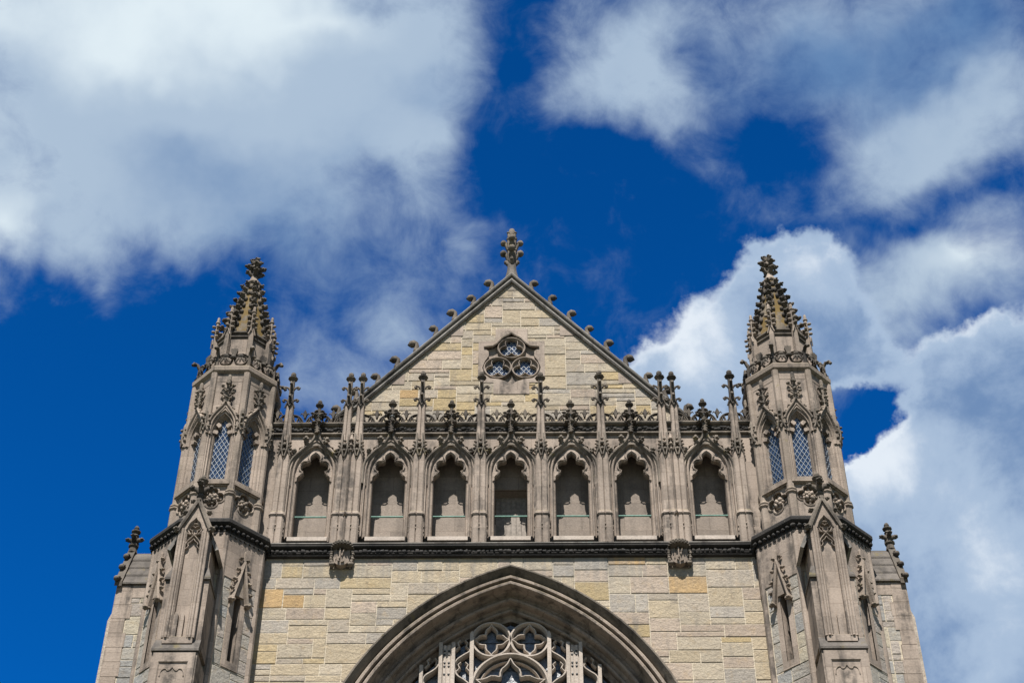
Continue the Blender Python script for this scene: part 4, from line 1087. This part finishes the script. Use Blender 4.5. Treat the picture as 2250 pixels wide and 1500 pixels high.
def field(P,blobs):
    acc=None
    for u,v,rx,ry,w,*r in blobs:
        a,e=px(u,v); m=nt.nodes.new('ShaderNodeMapping'); m.vector_type='TEXTURE'
        m.inputs['Location'].default_value=(a,e,0); m.inputs['Scale'].default_value=(rx/f/cos(e),ry/f,1)
        m.inputs['Rotation'].default_value=(0,0,radians(r[0]) if r else 0)
        L(nt,P,m.inputs[0]); g=nt.nodes.new('ShaderNodeTexGradient'); g.gradient_type='SPHERICAL'; L(nt,m.outputs[0],g.inputs[0])
        x=nt.nodes.new('ShaderNodeMath'); x.operation='MULTIPLY_ADD'; L(nt,g.outputs['Fac'],x.inputs[0]); x.inputs[1].default_value=w
        if acc is None: x.inputs[2].default_value=0
        else: L(nt,acc,x.inputs[2])
        acc=x.outputs[0]
    return acc
SOFT=[(100,100,900,480,1.15),(600,130,660,380,1.1),(940,80,290,360,.75),(240,390,600,240,.66),(830,300,300,160,.55,-22),(560,520,440,170,.46),(200,540,330,120,.42),
 (1370,110,330,230,.66,25),(1750,50,580,200,.74),(2140,220,430,330,.78),(1850,180,760,330,.26),(1430,230,230,130,.5),(2060,350,330,120,.55,10),(1545,100,120,70,-.35),(60,1330,420,300,-.6),(1120,190,110,330,-.5,6),(1330,330,160,90,-.4),(2000,490,340,70,-.35,8),(1740,330,150,110,-.4),
 (2130,630,400,190,.9,-15),(1930,680,230,190,.65),(-20,590,150,220,1.0),(960,560,190,230,.52,12),(800,760,320,180,.5,-20),(1045,525,80,90,.35),(690,850,240,140,.5),(900,700,180,100,.25,-30),(250,1000,500,330,-.4),(1000,380,150,90,-.3)]
CUM=[(1725,690,250,230,.9),(1560,770,230,170,.8),(1790,770,220,160,.75),(1470,850,180,130,.75),(1735,610,160,120,.7),(1880,790,110,110,.5),
 (2270,1160,420,520,1.2),(2080,1400,330,420,1.2),(2240,860,300,210,.85),(2010,1090,190,170,.85),(2110,830,190,140,.55),(1940,1060,120,90,.55),(1940,1260,200,280,1.),(1880,920,210,120,-.42)]
ds=field(PS,SOFT); dc=field(PC,CUM)
n1=nz(9,8,.62,(0,0,0),.6); n2=nz(30,7,.65,(2,7,1),.4); n3=nz(18,9,.62,(5,2,8),0); n4=nz(60,6,.6,(1,1,4),0)
s=math_(nt,'ADD',ds,math_(nt,'ADD',math_(nt,'MULTIPLY',math_(nt,'SUBTRACT',n1,.5),1.0),math_(nt,'MULTIPLY',math_(nt,'SUBTRACT',n2,.5),.95)))
aS=math_(nt,'MULTIPLY',ramp(nt,s,.04,1.22),1.06,True)
c=math_(nt,'ADD',dc,math_(nt,'ADD',math_(nt,'MULTIPLY',math_(nt,'SUBTRACT',n3,.5),.6),math_(nt,'MULTIPLY',math_(nt,'SUBTRACT',n4,.5),.26)))
aC=ramp(nt,c,.15,.44)
# unseen scattered cloud added over the rest of the dome to control fill light
n5=nz(2.6,7,.6,(9,4,3),.3)
away=ramp(nt,vm('DOT_PRODUCT',D,(0.,.743,.669)),.78,.88,1.,0.)
aR=math_(nt,'MULTIPLY',ramp(nt,n5,.54,.70),away)
# polarised deep blue between the clouds
pol=ramp(nt,vm('DOT_PRODUCT',D,(0.,.743,.669)),.35,.80,0.,1.)
grad=N(nt,'ShaderNodeMapRange'); L(nt,el,grad.inputs['Value'])
for kk,vv in (('From Min',.5),('From Max',.98),('To Min',1.22),('To Max',.86)): grad.inputs[kk].default_value=vv
blue=mixc(nt,pol,sk.outputs[0],mixc(nt,1.,sk.outputs[0],(.010,.53,1.18),'MULTIPLY'))
gv=nt.nodes.new('ShaderNodeCombineXYZ'); [L(nt,grad.outputs[0],gv.inputs[i]) for i in range(3)]
blue=mixc(nt,pol,blue,mixc(nt,1.,blue,gv.outputs[0],'MULTIPLY'))
def px10(r,g,b):
    def l(x):
        x/=255.; return x/12.92 if x<=.04045 else ((x+.055)/1.055)**2.4
    k=1/(STR*2**VS.exposure); return (l(r)*k,l(g)*k,l(b)*k)
# thickness-driven light: thin veils and sunlit tops are white, thick bases blue-grey
BR=field(PS,[(300,40,760,260,.72),(60,200,340,260,.35),(1480,180,130,130,.35),(1250,90,120,160,.3),(650,60,400,120,.4),(2150,330,250,160,.3),(900,330,150,100,.3),(50,520,100,150,.5),(2150,600,280,150,.8)])
SH=field(PS,[(400,300,620,150,.28),(820,130,350,200,.25),(1850,110,480,200,.6),(2120,200,300,200,.3),(900,230,300,200,.2),(2200,60,200,150,.35),(600,560,500,200,.3)])
lum=math_(nt,'ADD',math_(nt,'SUBTRACT',BR,SH),math_(nt,'ADD',math_(nt,'MULTIPLY',math_(nt,'SUBTRACT',nz(6,6,.6,(4,4,1)),.5),1.1),.36))
colS=mixc(nt,ramp(nt,lum,-.35,.40),px10(98,134,180),px10(172,192,214)); colS=mixc(nt,ramp(nt,lum,.45,1.15),colS,px10(226,239,246))
CB=field(cb.outputs[0],[(1500,800,170,150,.7),(1760,570,110,60,.6),(1810,620,70,90,.5),(1900,1020,120,130,.8),(2000,960,150,60,.4),(2160,720,160,50,.3),(2050,1080,160,120,.3),(1550,700,120,60,.4),(2130,1180,330,330,.45),(2060,1000,160,120,.35),(1600,760,240,150,.4),(1760,640,190,150,.35)])
lc=math_(nt,'ADD',CB,math_(nt,'ADD',math_(nt,'MULTIPLY',math_(nt,'SUBTRACT',nz(14,7,.62,(7,1,3),.2),.5),2.0),ramp(nt,c,.3,.75,.42,.02)))
colC=mixc(nt,ramp(nt,lc,-.25,.45),px10(112,142,184),px10(170,191,217)); colC=mixc(nt,ramp(nt,lc,.4,1.05),colC,px10(228,237,247))
out=mixc(nt,aR,blue,px10(110,130,165)); out=mixc(nt,aS,out,colS); out=mixc(nt,aC,out,colC)
L(nt,out,bg.inputs[0]); bg.inputs[1].default_value=STR
